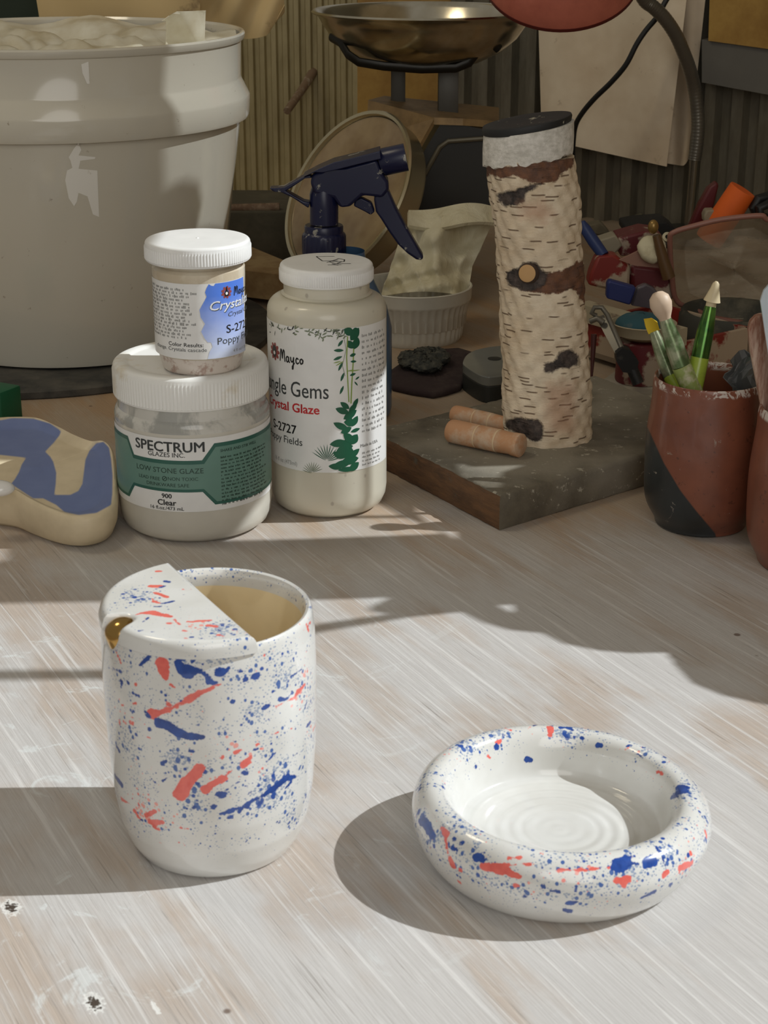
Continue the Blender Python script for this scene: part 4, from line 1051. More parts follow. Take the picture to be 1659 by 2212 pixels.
def poly_sd(pts, poly):
    d = np.full(len(pts), 1e9); ins = np.zeros(len(pts), bool); n = len(poly)
    for i in range(n):
        a, b = poly[i], poly[(i+1) % n]; ab = b-a
        t = np.clip(((pts-a)@ab)/(ab@ab), 0, 1); d = np.minimum(d, np.linalg.norm(pts-(a+t[:,None]*ab), axis=1))
        c = (a[1] > pts[:,1]) != (b[1] > pts[:,1])
        with np.errstate(divide='ignore', invalid='ignore'):
            xi = (b[0]-a[0])*(pts[:,1]-a[1])/(b[1]-a[1])+a[0]
        ins ^= c & (pts[:,0] < xi)
    return np.where(ins, -d, d)
pxv = np.array([proj(p)[:2] for p in m.v]); sd = poly_sd(pxv, BPX)/3900.
side = np.full(len(m.v), -1.0); side[:nO*6] = .02
m.attrs = {'blue': np.maximum(sd, side)}
t = NT('cream_and_blue_underglaze'); wv = t.noise(t.tc(), 60, 3)
M_creamblue = t.set(t.mix(t.ramp(t.attr('blue'), -.0004, .0004, 1, 0), t.mix(t.ramp(wv, .35, .65), srgb(224,208,176), srgb(210,194,162)), t.mix(t.ramp(wv, .3, .7), srgb(108,124,172), srgb(116,132,178))), .5)
tag(m.build('ceramic_platter', M_creamblue, origin=(cen.x,cen.y,0), ang=60), 'freeform cream ceramic platter painted with blue shapes at the left edge', 'platter')
# white glossy handle lying in front of the platter and green corner behind
m = MB(); q0 = G(-60,1062,.034); q1 = G(20,1055,.034)
m.sphere(G(-6,1055,.030), (.0100,.0065,.0046), 24, 14)
M_gloss = plain('white_gloss', (238,236,232), .12, coat=.6)
tag(m.build('glossy_handle', M_gloss, origin=G(-6,1055,.026)), 'small glossy white rounded handle on the front edge of the platter', 'white handle')
M_green_box = plain('green_paint', (16,92,60), .5)
gp = G(-40,915,0); m = MB().box((gp.x, gp.y+.012, .0125), (.05,.022,.025), rot=-.5, bev=.002)
tag(m.build('green_block', M_green_box, origin=(gp.x,gp.y,0)), 'dark green block corner behind the blue and cream platter', 'block')

# ------------------------------------------------------------------ wooden block between jar and bottle
M_tanwood = dusty('pale_worn_wood', (186,158,112), (150,118,76), 22, .45, .65, .7)
wb = G(470, 640, .0065); 
e0, e1 = G(520,640,.0065), G(640,690,.0065)
zw = zat(e0.x, e0.y, 575)
ztop = .030
A0, A1 = G(480,572,ztop), G(650,584,ztop); B0, B1 = G(470,512,ztop), G(660,583,ztop)
base_pts = [G(440,575,ztop), G(560,588,ztop), G(690,604,ztop), G(680,590,ztop), G(540,532,ztop), G(455,512,ztop)]
m = MB().prism([(p.x,p.y,.0066) for p in base_pts], (0,0,ztop-.0066))
tag(m.build('wooden_block', M_tanwood, smooth=False, origin=(A0.x,A0.y,.0066)), 'worn tan wooden block on the black bat between jar and bottle', 'block')

# ------------------------------------------------------------------ rusty rod and peg by the left wall
M_rust = dusty('rusty_pipe', (108,84,64), (140,120,98), 90, .45, .6, .7)
m = MB().tube([Q(470,452,yb_+.012), Q(540,450,yb_+.012), Q(604,448,yb_+.012)], .0045, 14)
tag(m.build('rusty_rod', M_rust, origin=Q(540,460,yb_+.012)), 'short rusty rod lying at the foot of the wall right of bucket', 'rod')
m = MB(); m.tube([Q(692,136,2.03), Q(682,146,2.01), Q(655,190,1.95), Q(620,240,1.90)], [.0055,.0055,.0048,.0042], 14)
tag(m.build('wooden_peg', dusty('clay_smeared_wood', (128,106,84), (176,164,146), 70, .5, .65, .75), origin=Q(682,146,2.01)), 'clay-smeared wooden peg sticking out of the corrugated wall', 'peg')

# ------------------------------------------------------------------ kitchen scale
YS = G(893, 727).y + .215
PS = Q(915, 300, YS); SCALE = Vector((PS.x, YS, 0))
scale = thing('kitchen_scale', 'old kitchen scale with steel pan and round dial behind the spray bottle', 'scale', SCALE)
zpan = zat(PS.x, YS, 28); kp = kpx((PS.x, YS, zpan)); RPn = 245/kp
zpb = zat(PS.x, YS, 138)
t = NT('tarnished_steel'); n1 = t.noise(t.tc(), 30, 4); n2 = t.noise(t.tc(), 8, 2)
M_steel = t.set(t.mix(t.ramp(n1, .4, .7), srgb(214,208,190), srgb(180,170,146)), t.ramp(n1, .3, .7, .12, .28), 1.0)
hp = zpan-zpb
m = MB().lathe([(0,zpb),(RPn*.34,zpb),(RPn*.5,zpb+hp*.06),(RPn*.68,zpb+hp*.25),(RPn*.82,zpb+hp*.52),(RPn*.91,zpb+hp*.82),(RPn*.94,zpb+hp*.95),(RPn*.985,zpb+hp*1.0),(RPn,zpb+hp*1.035),(RPn*.985,zpb+hp*1.07),(RPn*.95,zpb+hp*1.04),(RPn*.92,zpb+hp*.96),(RPn*.88,zpb+hp*.78),(RPn*.80,zpb+hp*.52),(RPn*.66,zpb+hp*.27),(RPn*.48,zpb+hp*.1),(0,zpb+hp*.05)], (PS.x, YS, 0), 110)
m.build('pan', M_steel, scale, ang=50)
M_darkmetal = plain('dark_enamel', (44,43,40), .4); M_greymetal = plain('grey_post_metal', (92,90,84), .45, .3)
yc = YS-RPn*.62
M_cradle = plain('blackened_steel', (40,38,34), .4, .5)
m = MB(); m.tube([Q(716,80,YS-.02), Q(736,92,YS-.035), Q(752,118,YS-.045), Q(775,134,YS-.05), Q(830,143,YS-.05), Q(910,149,YS-.05), Q(985,147,YS-.05), Q(1012,136,YS-.05), Q(1030,112,YS-.05), Q(1044,96,YS-.05), Q(1062,92,YS-.048), Q(1078,106,YS-.045)], .0028, 10, flat=1.5)
m.build('cradle', M_cradle, scale)
m = MB().box(((Q(858,180,YS+.03)+Q(862,180,YS+.03))/2), (32/kp, .016, 100/kp), bev=.001); m.build('post', M_greymetal, scale)
m = MB().box(Q(968,195,YS-.01), (44/kp, .018, 100/kp), bev=.001); m.build('post', M_greymetal, scale)
# housing: wedge with sloped left side
M_tanpaint = dusty('tan_enamel', (172,142,98), (124,102,70), 30, .45, .7, .5)
yf = YS-.05; D_ = .11
hp_ = [(1075,470),(840,500),(905,345),(955,262),(1075,285)]
m = MB().prism([Q(u, v, yf) for u, v in hp_], (0, D_, 0)); m.build('housing', M_darkmetal, scale, ang=20)
m = MB().prism([Q(795,216,yf+.05), Q(938,254,yf-.004), Q(1000,256,yf-.004), Q(1078,262,yf+.02), Q(1078,232,yf+.10), Q(830,207,yf+.10)], (0, 0, -.006))
m.prism([Q(795,219,yf+.05), Q(938,256,yf-.004), Q(888,345,yf-.004), Q(790,300,yf+.05)], (.0035,.003,0)); m.build('top_cover', M_tanpaint, scale, smooth=False)
m = MB(); m.tube([Q(862,480,yf-.004), Q(910,390,yf-.004), Q(950,318,yf-.004), Q(968,305,yf-.004), Q(1062,298,yf-.004)], .0022, 8); m.build('trim_strip', plain('dull_trim', (110,104,88), .4, .4), scale)
# round dial, turned left and up
dc_ = Q(752, 418, YS-.085); kd = kpx(dc_)
RT = Vector((1,0,0)); UP = Vector((0,sp,cp)); BKW = Vector((0,-cp,sp))
nd = (BKW*.66 + (RT*-.923+UP*.385)*.75).normalized(); RD = 192/kd
Mz = nd.to_track_quat('Z','Y').to_matrix()
m = MB().lathe([(0,-.022),(RD*.93,-.022),(RD*.96,-.018),(RD*.97,-.002),(RD*.99,0),(RD,.002),(RD*.985,.004),(RD*.95,.0032),(RD*.945,0),(RD*.93,-.002)], dc_, 96, axis=nd)
M_bezel = plain('worn_bezel', (206,196,164), .25, .8); m.build('bezel', M_bezel, scale)
t = NT('aged_dial_card'); n1 = t.noise(t.tc(), 30, 3); 
M_dial = t.set(t.mix(t.ramp(n1, .4, .65), srgb(168,146,110), srgb(140,116,84)), .35, coat=.5)
m = MB().lathe([(0,-.004),(RD*.70,-.004),(RD*.90,-.001),(RD*.935,-.0005)], dc_, 72, axis=nd)
m.build('dial', M_dial, scale)
m = MB().box(Q(925,425,YS-.04)+Vector((0,.02,0)), (64/kp, .04, 50/kp), bev=.006); m.build('foot_block', M_tanpaint, scale)

# ------------------------------------------------------------------ spray bottle
SBp = G(742, 905); SB = Vector((SBp.x, SBp.y+.012, 0)); YB = SB.y
spray = thing('spray_bottle', 'navy trigger spray bottle spattered with clay behind the white-capped bottle', 'spray bottle', SB)
kb_ = kpx((SB.x, YB, .1))
xb = SB.x; RSB = 104/kpx((SB.x,YB,.02))
zc0, zc1 = zat(xb, YB, 548), zat(xb, YB, 486); 
XC = Q(700, 520, YB).x
M_blueplastic = plain('hazy_blue_plastic', (72,106,142), .3, coat=.3)
m = MB().lathe([(0,0),(RSB-.004,0),(RSB-.001,.002),(RSB,.006),(RSB,zc0*.55),(RSB*.9,zc0*.68),(RSB*.62,zc0*.85),(.016,zc0*.95),(.015,zc0+.002)], SB, 64); m.build('bottle', M_blueplastic, spray)
M_navy = dusty('navy_plastic_with_clay_specks', (20,25,60), (150,148,140), 150, .585, .61, .32, coarse=60)
cC = (XC, YB, 0)
def col_r(r, z, t): return r if r < .0115 or int(round(t/(2*math.pi)*96)) % 4 else r-.0006
kc = kpx((XC,YB,zc1))
r1, r2 = 48/kc, 42/kc
m = MB().lathe([(0,zc0),(r1*.98,zc0),(r1,zc0+.001),(r1,zc0+(zc1-zc0)*.62),(r1*.96,zc0+(zc1-zc0)*.7),(r2,zc0+(zc1-zc0)*.76),(r2,zc1-.001),(r2*.96,zc1),(0,zc1)], cC, 96, rmod=lambda r, z, t: (r-.0006 if (int(round(t/(2*math.pi)*96)) % 4 == 0 and r > r1*.99 and z > zc0+.002) else r)); m.build('collar', M_navy, spray)
def zh(X, Y): return (560+X/4.366, 300+Y/4.366)
def slab(pts, half, mat_name, name, bev=.0012, par=None):
    P = [Q(*zh(X, Y), YB-half) for X, Y in pts]
    m = MB().prism(P, (0, 2*half, 0)); ob = m.build(name, M_navy, par or spray, ang=35)
    md = ob.modifiers.new('bevel', 'BEVEL'); md.width = bev; md.segments = 3; md.limit_method = 'ANGLE'; md.angle_limit = math.radians(35)
    return ob
head = slab([(480,420),(500,340),(590,292),(760,285),(1000,225),(1110,195),(1160,330),(1215,400),(1225,480),(1160,560),(1070,545),(975,535),(890,610),(860,642),(760,650),(700,560),(520,520)], .0085, None, 'head', .002)
slab([(410,362),(560,283),(700,222),(1000,150),(1140,112),(1150,190),(1010,222),(760,286),(600,320),(520,318)], .0105, None, 'shroud', .002)
m = MB().tube([Q(*zh(612,800), YB), Q(*zh(612,640), YB), Q(*zh(606,520), YB), Q(*zh(610,450), YB)], [.0096,.0096,.0094,.008], 28); m.build('neck', M_navy, spray)
m = MB().tube([Q(*zh(1135,228), YB), Q(*zh(1170,218), YB), Q(*zh(1385,172), YB)], [.0078,.0092,.0092], 24); m.build('nozzle', M_navy, spray)
tr = slab([(1160,430),(1225,500),(1290,650),(1385,830),(1470,975),(1552,1118),(1530,1150),(1480,1140),(1400,1085),(1310,1000),(1225,880),(1150,760),(1100,690),(1080,560)], .0062, None, 'trigger', .002)
slab([(900,585),(960,555),(1060,605),(1090,690),(1050,720),(1000,690),(890,635)], .004, None, 'piston_link', .001)
slab([(95,466),(225,460),(410,358),(480,340),(500,368),(430,375),(320,450),(250,492),(330,540),(420,590),(480,600),(465,655),(440,640),(320,560),(205,505),(130,498)], .0052, None, 'tail_fin', .0008)

# ------------------------------------------------------------------ ramekin with bag
RKp = G(893, 727); RK = Vector((RKp.x, RKp.y, 0)); 
zk = zat(RK.x, RK.y, 613); kk = kpx((RK.x,RK.y,zk)); Rk = 127/kk; Rb = 106/kpx(RK)
M_porc = plain('off_white_porcelain', (206,202,188), .25, coat=.4)
def flute(r, z, t):
    w = 1 if (.006 < z < zk*.72 and r > Rb*.97) else 0
    return r - w*.0011*(.5+.5*math.cos(44*t))
m = MB().lathe([(0,0),(Rb*.96,0),(Rb,.003),(Rb*1.01,.0065),(Rb+(Rk-Rb)*.3,zk*.4),(Rb+(Rk-Rb)*.75,zk*.715),(Rb+(Rk-Rb)*.85,zk*.74),(Rk*.985,zk*.78),(Rk*.99,zk*.95),(Rk,zk*.985),(Rk*.985,zk),(Rk*.955,zk*.99),(Rk*.94,zk*.95),(Rk*.9,zk*.3),(Rb*.8,.006),(0,.006)], RK, 264, rmod=flute)
tag(m.build('ramekin', M_porc, origin=RK, ang=50), 'white fluted ramekin behind the tall bottle with bag stuffed inside', 'ramekin')
t = NT('cream_cloth_bag'); n1 = t.noise(t.tc(), 26, 4); t.bump(t.noise(t.tc(scale=(60,60,22)), 1.0, 4, .6, 1.0), .6, .004)
M_cloth = t.set(t.mix(t.ramp(n1, .35, .65), srgb(216,210,184), srgb(196,186,152)), .55)
def bagup(a, b):
    # a across, b upward; gathered at the ramekin, opening upward
    x0 = 822+ (1010-822)*a; lowv = 640 - 10*math.sin(math.pi*a)
    topu = 868+(1068-868)*a; topv = 470+ 6*math.sin(9*a) + (0 if a > .15 else 30*(1-a/.15))
    midu = 845+(1010-845)*a + 26*max(0, a-.6)
    if b < .5: u = x0+(midu-x0)*b*2; v = lowv+(575-lowv)*b*2
    else: u = midu+(topu-midu)*(b-.5)*2; v = 575+(topv-575)*(b-.5)*2
    y = RK.y - .022 + .045*b + .010*math.sin(math.pi*a*2.2+2*b) + .007*abs(math.sin(7*a+3*b+.4))*(1-.4*b) + .006*abs(math.sin(13*(a-.5)*(1.3-b)+5*b)) + .003*math.sin(17*b-6*a)
    return Q(u, v, y)
m = MB().sheet(bagup, 44, 36, .0008)
def bagtop(a, b):
    u = 880+(1078-880)*a; v = 460 + (492-460)*b + 7*math.sin(6*a) - 12*math.sin(math.pi*a)*(1-b)
    return Q(u, v, RK.y+.035-.022*b+.006*math.sin(8*a))
m.sheet(bagtop, 30, 8, .003)
tag(m.build('cloth_bag', M_cloth, origin=(RK.x,RK.y,.008), ang=70), 'crumpled cream bag stuffed upright in the white ramekin', 'bag')

# ------------------------------------------------------------------ dark felt pad and scouring wool
M_felt = dusty('dark_brown_felt', (50,36,36), (66,54,50), 60, .5, .7, .95)
pd_px = [(834,804),(865,782),(897,760),(945,752),(992,749),(1026,759),(1020,785),(1008,812),(995,832),(965,842),(936,848),(890,841),(846,831)]
zf = .0052
def padmesh(px, z1, mat, name, origin, wob=.0015, seed=1, dome=.003):
    P = [G(u, v, z1) for u, v in px]; P = [P[i].lerp(P[(i+1) % len(P)], k/5) for i in range(len(P)) for k in range(5)]; c = sum(P, Vector())/len(P); n = len(P); rows = []
    rs = random.Random(seed)
    for s, h in ((.9,0),(.985,.1),(1.0,.5),(.99,.85),(.95,1.0)): rows.append([Vector((c.x+(p.x-c.x)*s, c.y+(p.y-c.y)*s, p.z*h)) for p in P])
    for k in range(1, 14):
        s = .95*(1-k/13.5); rows.append([Vector((c.x+(p.x-c.x)*s, c.y+(p.y-c.y)*s, p.z+dome*(1-s*s)+rs.uniform(-wob,wob))) for p in P])
    vs = [q for r in rows for q in r]
    fs = [[k*n+i, k*n+(i+1)%n, (k+1)*n+(i+1)%n, (k+1)*n+i] for k in range(len(rows)-1) for i in range(n)] + [list(range(n))[::-1], [(len(rows)-1)*n+i for i in range(n)]]
    return MB().add(vs, fs).build(name, mat, origin=(c.x,c.y,origin), ang=80)
tag(padmesh(pd_px, zf, M_felt, 'felt_pad', 0, dome=.0008, wob=.0006), 'dark brown felt pad on the table in front of the ramekin', 'pad')
w_ = [(855,800),(890,768),(935,755),(975,760),(965,785),(940,810),(900,822),(870,818)]
P = [G(u, v, zf+.001) for u, v in w_]; cw = sum(P, Vector())/len(P)
m = MB(); rs = random.Random(5)
Mw = Matrix.Rotation(.25, 3, 'Z')
for i in range(6): m.sphere((cw.x+rs.uniform(-.009,.009), cw.y+rs.uniform(-.014,.014), zf+.0058), (.012,.016,rs.uniform(.0040,.0058)), 30, 16)
v2 = []
for x, y, z in m.v: v2.append((x+rs.uniform(-.0014,.0014), y+rs.uniform(-.0014,.0014), max(zf+.0002, z+rs.uniform(-.0014,.0014))))
m.v = v2
M_wool = dusty('grey_green_scouring_wool', (52,54,50), (86,84,74), 240, .45, .65, .9, bump=.6)
tag(m.build('scouring_pad', M_wool, origin=(cw.x,cw.y,zf), ang=80), 'frayed dark scouring wool lying on the brown felt pad', 'pad')

# ------------------------------------------------------------------ small box with clear lid
bx = thing('lidded_box', 'small dark box with translucent grey lid left of the birch log', 'box', G(1060,850))
bpx = [(999,836),(1010,818),(1040,806),(1090,800),(1150,806),(1160,840),(1110,862),(1060,871),(1034,866),(1004,846)]
M_boxdark = plain('dark_grey_box', (46,48,46), .5); M_boxlid = plain('translucent_grey_lid', (128,130,124), .25, coat=.4)
def slabz(px, zref, z0, z1, mat, name, par, bev):
    P = resamp([G(u, v, zref) for u, v in px], 3)
    m = MB().prism([(p.x,p.y,z0) for p in P], (0,0,z1-z0)); ob = m.build(name, mat, par, ang=40)
    md = ob.modifiers.new('bevel','BEVEL'); md.width = bev; md.segments = 3; md.limit_method = 'ANGLE'; md.angle_limit = math.radians(50); return ob
slabz([(u, v-0) for u, v in bpx], .0, 0.0, .0125, M_boxdark, 'box_base', bx, .003)
slabz([(u, v-0) for u, v in bpx], .0, .0125, .0195, M_boxlid, 'lid', bx, .003)
m = MB().lathe([(0,.0190),(.0045,.0190),(.005,.0198),(0,.0200)], (G(1068,775,.0195).x, G(1068,775,.0195).y, 0), 24); m.build('lid_button', M_boxdark, bx)

# ------------------------------------------------------------------ thick board
ZB = .0215
F0 = G(1078, 1147); Lp_ = G(832, 1016); Rp_ = G(1390, 1052)
dL = (Lp_-F0).normalized(); dR = (Rp_-F0).normalized()
bl = G(832, 922, ZB); LL = (bl-F0).dot(dL)
RLn = .205
M_board = NT('weathered_board'); t = M_board; n1 = t.noise(t.tc(), 45, 6, .7); n2 = t.noise(t.tc(), 160, 4, .7); n3 = t.noise(t.tc(), 14, 3)
col = t.mix(t.ramp(n1, .35, .65), srgb(112,104,88), srgb(84,78,66)); col = t.mix(t.ramp(n3, .42, .62, 0, .8), col, srgb(142,136,122)); col = t.mix(t.ramp(n2, .61, .66, 0, .8), col, srgb(176,170,154))
t.bump(n1, .5, .002); M_board = t.set(col, .8)
t = NT('sawn_end_grain'); n1 = t.noise(t.tc(scale=(30,30,160), rot=(.5,0,.6)), 1.0, 5, .7); n2 = t.noise(t.tc(), 60, 4)
col = t.mix(t.ramp(n1, .35, .65), srgb(118,84,54), srgb(80,58,40)); col = t.mix(t.ramp(n2, .6, .68, 0, .8), col, srgb(88,84,72)); t.bump(n1, .5, .002)
M_endgrain = t.set(col, .85)
C4 = [F0, F0+dR*RLn, F0+dR*RLn+dL*LL, F0+dL*LL]
bm_c = sum(C4, Vector())/4
m = MB(); nseg = 40
def edge_pts(a, b, n): return [a.lerp(b, i/n) for i in range(n)]
ring = edge_pts(C4[0],C4[1],nseg)+edge_pts(C4[1],C4[2],nseg)+edge_pts(C4[2],C4[3],nseg)+edge_pts(C4[3],C4[0],nseg)
rs = random.Random(9); nR = len(ring); rows = []
jit = [rs.uniform(-.0006,.0006) for _ in ring]
for inset, z in ((.0012,0),(0,.0012),(0,ZB*.5),(0,ZB-.003),(.0012,ZB-.0008),(.003,ZB)):
    rows.append([Vector((p.x,p.y,0)).lerp(Vector((bm_c.x,bm_c.y,0)), 0)+ (Vector((bm_c.x-p.x,bm_c.y-p.y,0)).normalized()*(inset+(jit[i] if z > 0 else 0))) + Vector((0,0,z)) for i, p in enumerate(ring)])
for s in (.75,.5,.25): rows.append([Vector((bm_c.x+(p.x-bm_c.x)*s, bm_c.y+(p.y-bm_c.y)*s, ZB)) for p in ring])
vs = [q for r in rows for q in r]
fs, ms = [], []
for k in range(len(rows)-1):
    for i in range(nR):
        fs.append([k*nR+i, k*nR+(i+1)%nR, (k+1)*nR+(i+1)%nR, (k+1)*nR+i]); ms.append(1 if (3*nseg <= i and k < 4) else 0)
fs += [list(range(nR))[::-1], [(len(rows)-1)*nR+i for i in range(nR)]]; ms += [0,0]
m.add(vs, fs); m.m = ms
tag(m.build('wooden_board', [M_board, M_endgrain], origin=F0, ang=50), 'thick weathered dark board under the upright birch log', 'board')

# ------------------------------------------------------------------ birch log with capped top
lb = G(1181, 938, ZB); LOG = Vector((lb.x, lb.y, ZB))
log = thing('birch_log', 'upright birch log with white band and flat black cap', 'log', LOG)
axis_px = [(966-30,1182,97),(900,1181,96),(800,1178,94),(700,1174,93),(620,1172,92),(560,1166,92),(500,1162,94),(450,1158,95),(400,1152,98),(365,1147,98),(335,1145,94)]
ax = []
for v, u, r in axis_px:
    z = zat(LOG.x, LOG.y, v); k = kpx((LOG.x, LOG.y, z)); ax.append((z, (u-829.5)/k, r/k))
zs_ = np.array([a[0] for a in ax]); 
def log_at(z): return float(np.interp(z, zs_, [a[1] for a in ax])), float(np.interp(z, zs_, [a[2] for a in ax]))
t = NT('birch_bark')
v0 = t.tc(); n1 = t.noise(v0, 28, 5, .65); n2 = t.noise(t.tc(scale=(70,70,260)), 1.0, 4, .7)
base = t.mix(t.ramp(n1, .35, .65), srgb(236,221,196), srgb(208,186,156)); base = t.mix(t.ramp(n2, .5, .7, 0, .35), base, srgb(240,228,206))
# lenticels: short dark horizontal dashes
vv = t.tc(scale=(88,88,215)); vo = t.new('ShaderNodeTexVoronoi'); t.link(vv, vo.inputs[0]); vo.inputs['Scale'].default_value = 1.0
sx_ = t.new('ShaderNodeSeparateXYZ'); sub = t.new('ShaderNodeVectorMath', operation='SUBTRACT'); t.link(vv, sub.inputs[0]); t.link(vo.outputs['Position'], sub.inputs[1]); t.link(sub.outputs[0], sx_.inputs[0])
hz = t.math('SQRT', t.math('ADD', t.math('POWER', sx_.outputs[0], 2), t.math('POWER', sx_.outputs[1], 2)))
dash = t.math('MULTIPLY', t.ramp(hz, .32, .40, 1, 0), t.ramp(t.math('ABSOLUTE', sx_.outputs[2]), .05, .11, 1, 0))
sc_ = t.new('ShaderNodeSeparateColor'); t.link(vo.outputs['Color'], sc_.inputs[0]); dash = t.math('MULTIPLY', dash, t.ramp(sc_.outputs[0], .30, .36))
base = t.mix(t.math('MULTIPLY', dash, .85), base, srgb(108,82,60))
# peeled brown zones, scars (signed distances stored with the mesh)
wob = t.math('MULTIPLY', t.math('SUBTRACT', t.noise(v0, 130, 4, .7), .5), .006)
pe = t.ramp(t.math('ADD', t.attr('peel'), wob), -.0005, .0005, 1, 0)
nb = t.noise(v0, 170, 4, .7)
base = t.mix(pe, base, t.mix(t.ramp(nb, .35, .65), srgb(122,82,58), srgb(92,66,54)))
scf = t.ramp(t.math('ADD', t.attr('scar'), wob), -.0006, .0008, 1, 0)
base = t.mix(scf, base, t.mix(t.ramp(nb, .4, .7), srgb(48,42,40), srgb(96,84,78)))
ro = t.ramp(t.math('ADD', t.attr('rosy'), t.math('MULTIPLY', wob, 2)), -.004, .004, .55, 0)
base = t.mix(ro, base, srgb(186,140,112))
t.bump(t.math('SUBTRACT', t.math('ADD', t.math('MULTIPLY', n2, .6), t.math('MULTIPLY', nb, .45)), t.math('MULTIPLY', t.math('ADD', dash, scf), .6)), .7, .002)
M_bark = t.set(base, .75)
def ray_log(u, v):
    d = ray(u, v)
    for i in range(4000):
        p = CP+d*((.9+i*.0003)/d.length); cx, r = log_at(p.z)
        if math.hypot(p.x-cx, p.y-LOG.y) <= r: return p
    return None
m = MB(); NS = 160; ztop_ = float(zs_[-1]); rows = 170
rs = random.Random(3)
vs = []
for k in range(rows+1):
    z = ZB+(ztop_-ZB)*k/rows; cx, r = log_at(z)
    for i in range(NS):
        a = 2*math.pi*i/NS
        rr_ = r*(1+.012*math.sin(3*a+z*40)+.008*math.sin(5*a-z*70)) + .0004*math.sin(17*a+z*300) + .0005*math.sin(2*a+z*160) + .0003*math.sin(a*11-z*520)
        vs.append((cx+rr_*math.cos(a), LOG.y+rr_*math.sin(a), z))
fs = [[k*NS+i, k*NS+(i+1)%NS, (k+1)*NS+(i+1)%NS, (k+1)*NS+i] for k in range(rows) for i in range(NS)]
fs += [list(range(NS))[::-1], [rows*NS+i for i in range(NS)]]; m.add(vs, fs)
V = np.array(m.v); PXL = np.array([proj(p)[:2] for p in m.v]); front = V[:,1] < LOG.y+.006
def lp(P, ox, oy, s): return np.array([(ox+x/s, oy+y/s) for x, y in P])
peel = [lp([(225,810),(270,790),(520,825),(700,790),(1000,755),(1160,720),(1240,740),(1230,830),(1110,900),(1050,990),(880,1015),(760,1020),(650,960),(560,930),(430,960),(330,930),(235,940)], 1000, 200, 5.184),
        lp([(880,110),(980,80),(1110,10),(1140,0),(1165,120),(1165,350),(1110,300),(1085,240),(1040,230),(960,265),(800,262),(640,235),(700,180),(800,140)], 940, 560, 3.5675)]
scar = [lp([(385,1140),(430,1125),(560,1110),(700,1050),(780,1030),(870,1020),(780,1080),(700,1140),(690,1210),(600,1270),(460,1280),(400,1210)], 1000, 200, 5.184),
        lp([(550,100),(640,70),(690,25),(780,40),(860,110),(840,200),(760,240),(650,235),(560,200)], 940, 560, 3.5675),
        lp([(830,860),(850,800),(920,790),(960,720),(1040,690),(1100,730),(1120,820),(1060,830),(960,840),(900,870),(860,880)], 940, 560, 3.5675),
        lp([(540,1290),(560,1240),(660,1220),(780,1240),(830,1290),(820,1390),(760,1400),(690,1380),(600,1330)], 940, 560, 3.5675)]
rosy = [lp([(860,960),(1080,950),(1090,1160),(1060,1330),(900,1340),(850,1180)], 940, 560, 3.5675), lp([(640,1250),(900,1200),(1000,1350),(900,1450),(650,1380)], 1000, 200, 5.184)]
def un(polys, far=.03): return np.where(front, np.min([poly_sd(PXL, p) for p in polys], axis=0)/3600., far)
m.attrs = {'peel': un(peel), 'scar': un(scar), 'rosy': un(rosy)}
m.build('bark', M_bark, log, ang=60)
# branch stub in the knot
pk = ray_log(1142, 590); nk = Vector((pk.x-log_at(pk.z)[0], pk.y-LOG.y, .004)).normalized()
m = MB().lathe([(0,-.004),(.0068,-.004),(.0062,.0015),(.0052,.0035)], pk, 28, axis=nk, mat=0); m.lathe([(.0052,.0035),(.0040,.0040),(0,.0038)], pk, 28, axis=nk, mat=1)
m.build('branch_stub', [plain('dark_knot_bark', (70,54,46), .8), plain('cut_branch_wood', (196,156,106), .7)], log)
# white gauze band and black cap, both cut on a slant (higher at right)
zb0 = zat(LOG.x, LOG.y-.027, 355); zb1 = zat(LOG.x, LOG.y-.027, 288)
XT = (1142-829.5)/kpx((LOG.x,LOG.y,zb1)); RBd = 98/kpx((LOG.x,LOG.y,zb1))
sl_ = 22/98/1.0
def slant(x, y, z): return z + (x-XT)*.16
t = NT('white_gauze_tape'); n1 = t.noise(t.tc(), 220, 5, .7); n2 = t.noise(t.tc(scale=(200,200,500)), 1, 3)
t.bump(n1, .6, .0015); M_gauze = t.set(t.mix(t.ramp(t.math('ADD', t.math('MULTIPLY', n1, .6), t.math('MULTIPLY', n2, .4)), .4, .62), srgb(196,192,182), srgb(232,228,220)), .85)
m = MB(); m.lathe([(RBd*.9,zb0-.001),(RBd*1.0,zb0),(RBd*1.005,(zb0+zb1)/2),(RBd*.99,zb1),(RBd*.9,zb1+.0002)], (XT,LOG.y,0), 96)
rs = random.Random(8); ph = [rs.uniform(0,6) for _ in range(4)]
v2 = []
for x, y, z in m.v:
    a = math.atan2(y-LOG.y, x-XT); z2 = slant(x, y, z) + (.0007*math.sin(9*a+ph[0])+.0005*math.sin(23*a+ph[1]) if z < zb0+.0005 else 0)
    v2.append((x, y, z2))
m.v = v2; m.build('gauze_band', M_gauze, log)
zcap = zat(LOG.x, LOG.y, 258)
RCp = 97/kpx((LOG.x,LOG.y,zcap))
M_cap = dusty('black_rubber_with_clay_chips', (30,30,31), (170,164,146), 110, .645, .66, .6)
m = MB().lathe([(0,zb1-.0005),(RCp*.97,zb1-.0005),(RCp*.98,zb1+.001),(RCp*.99,zcap-.0015),(RCp*.97,zcap-.0003),(RCp*.9,zcap),(RCp*.6,zcap-.0008),(0,zcap-.001)], (XT-.0010,LOG.y,0), 90, rmod=lambda r, z, t: r*(1+.02*math.sin(2*t+.6)+.01*math.sin(5*t)))
m.v = [(x, y, slant(x, y, z)) for x, y, z in m.v]; m.build('cap', M_cap, log)

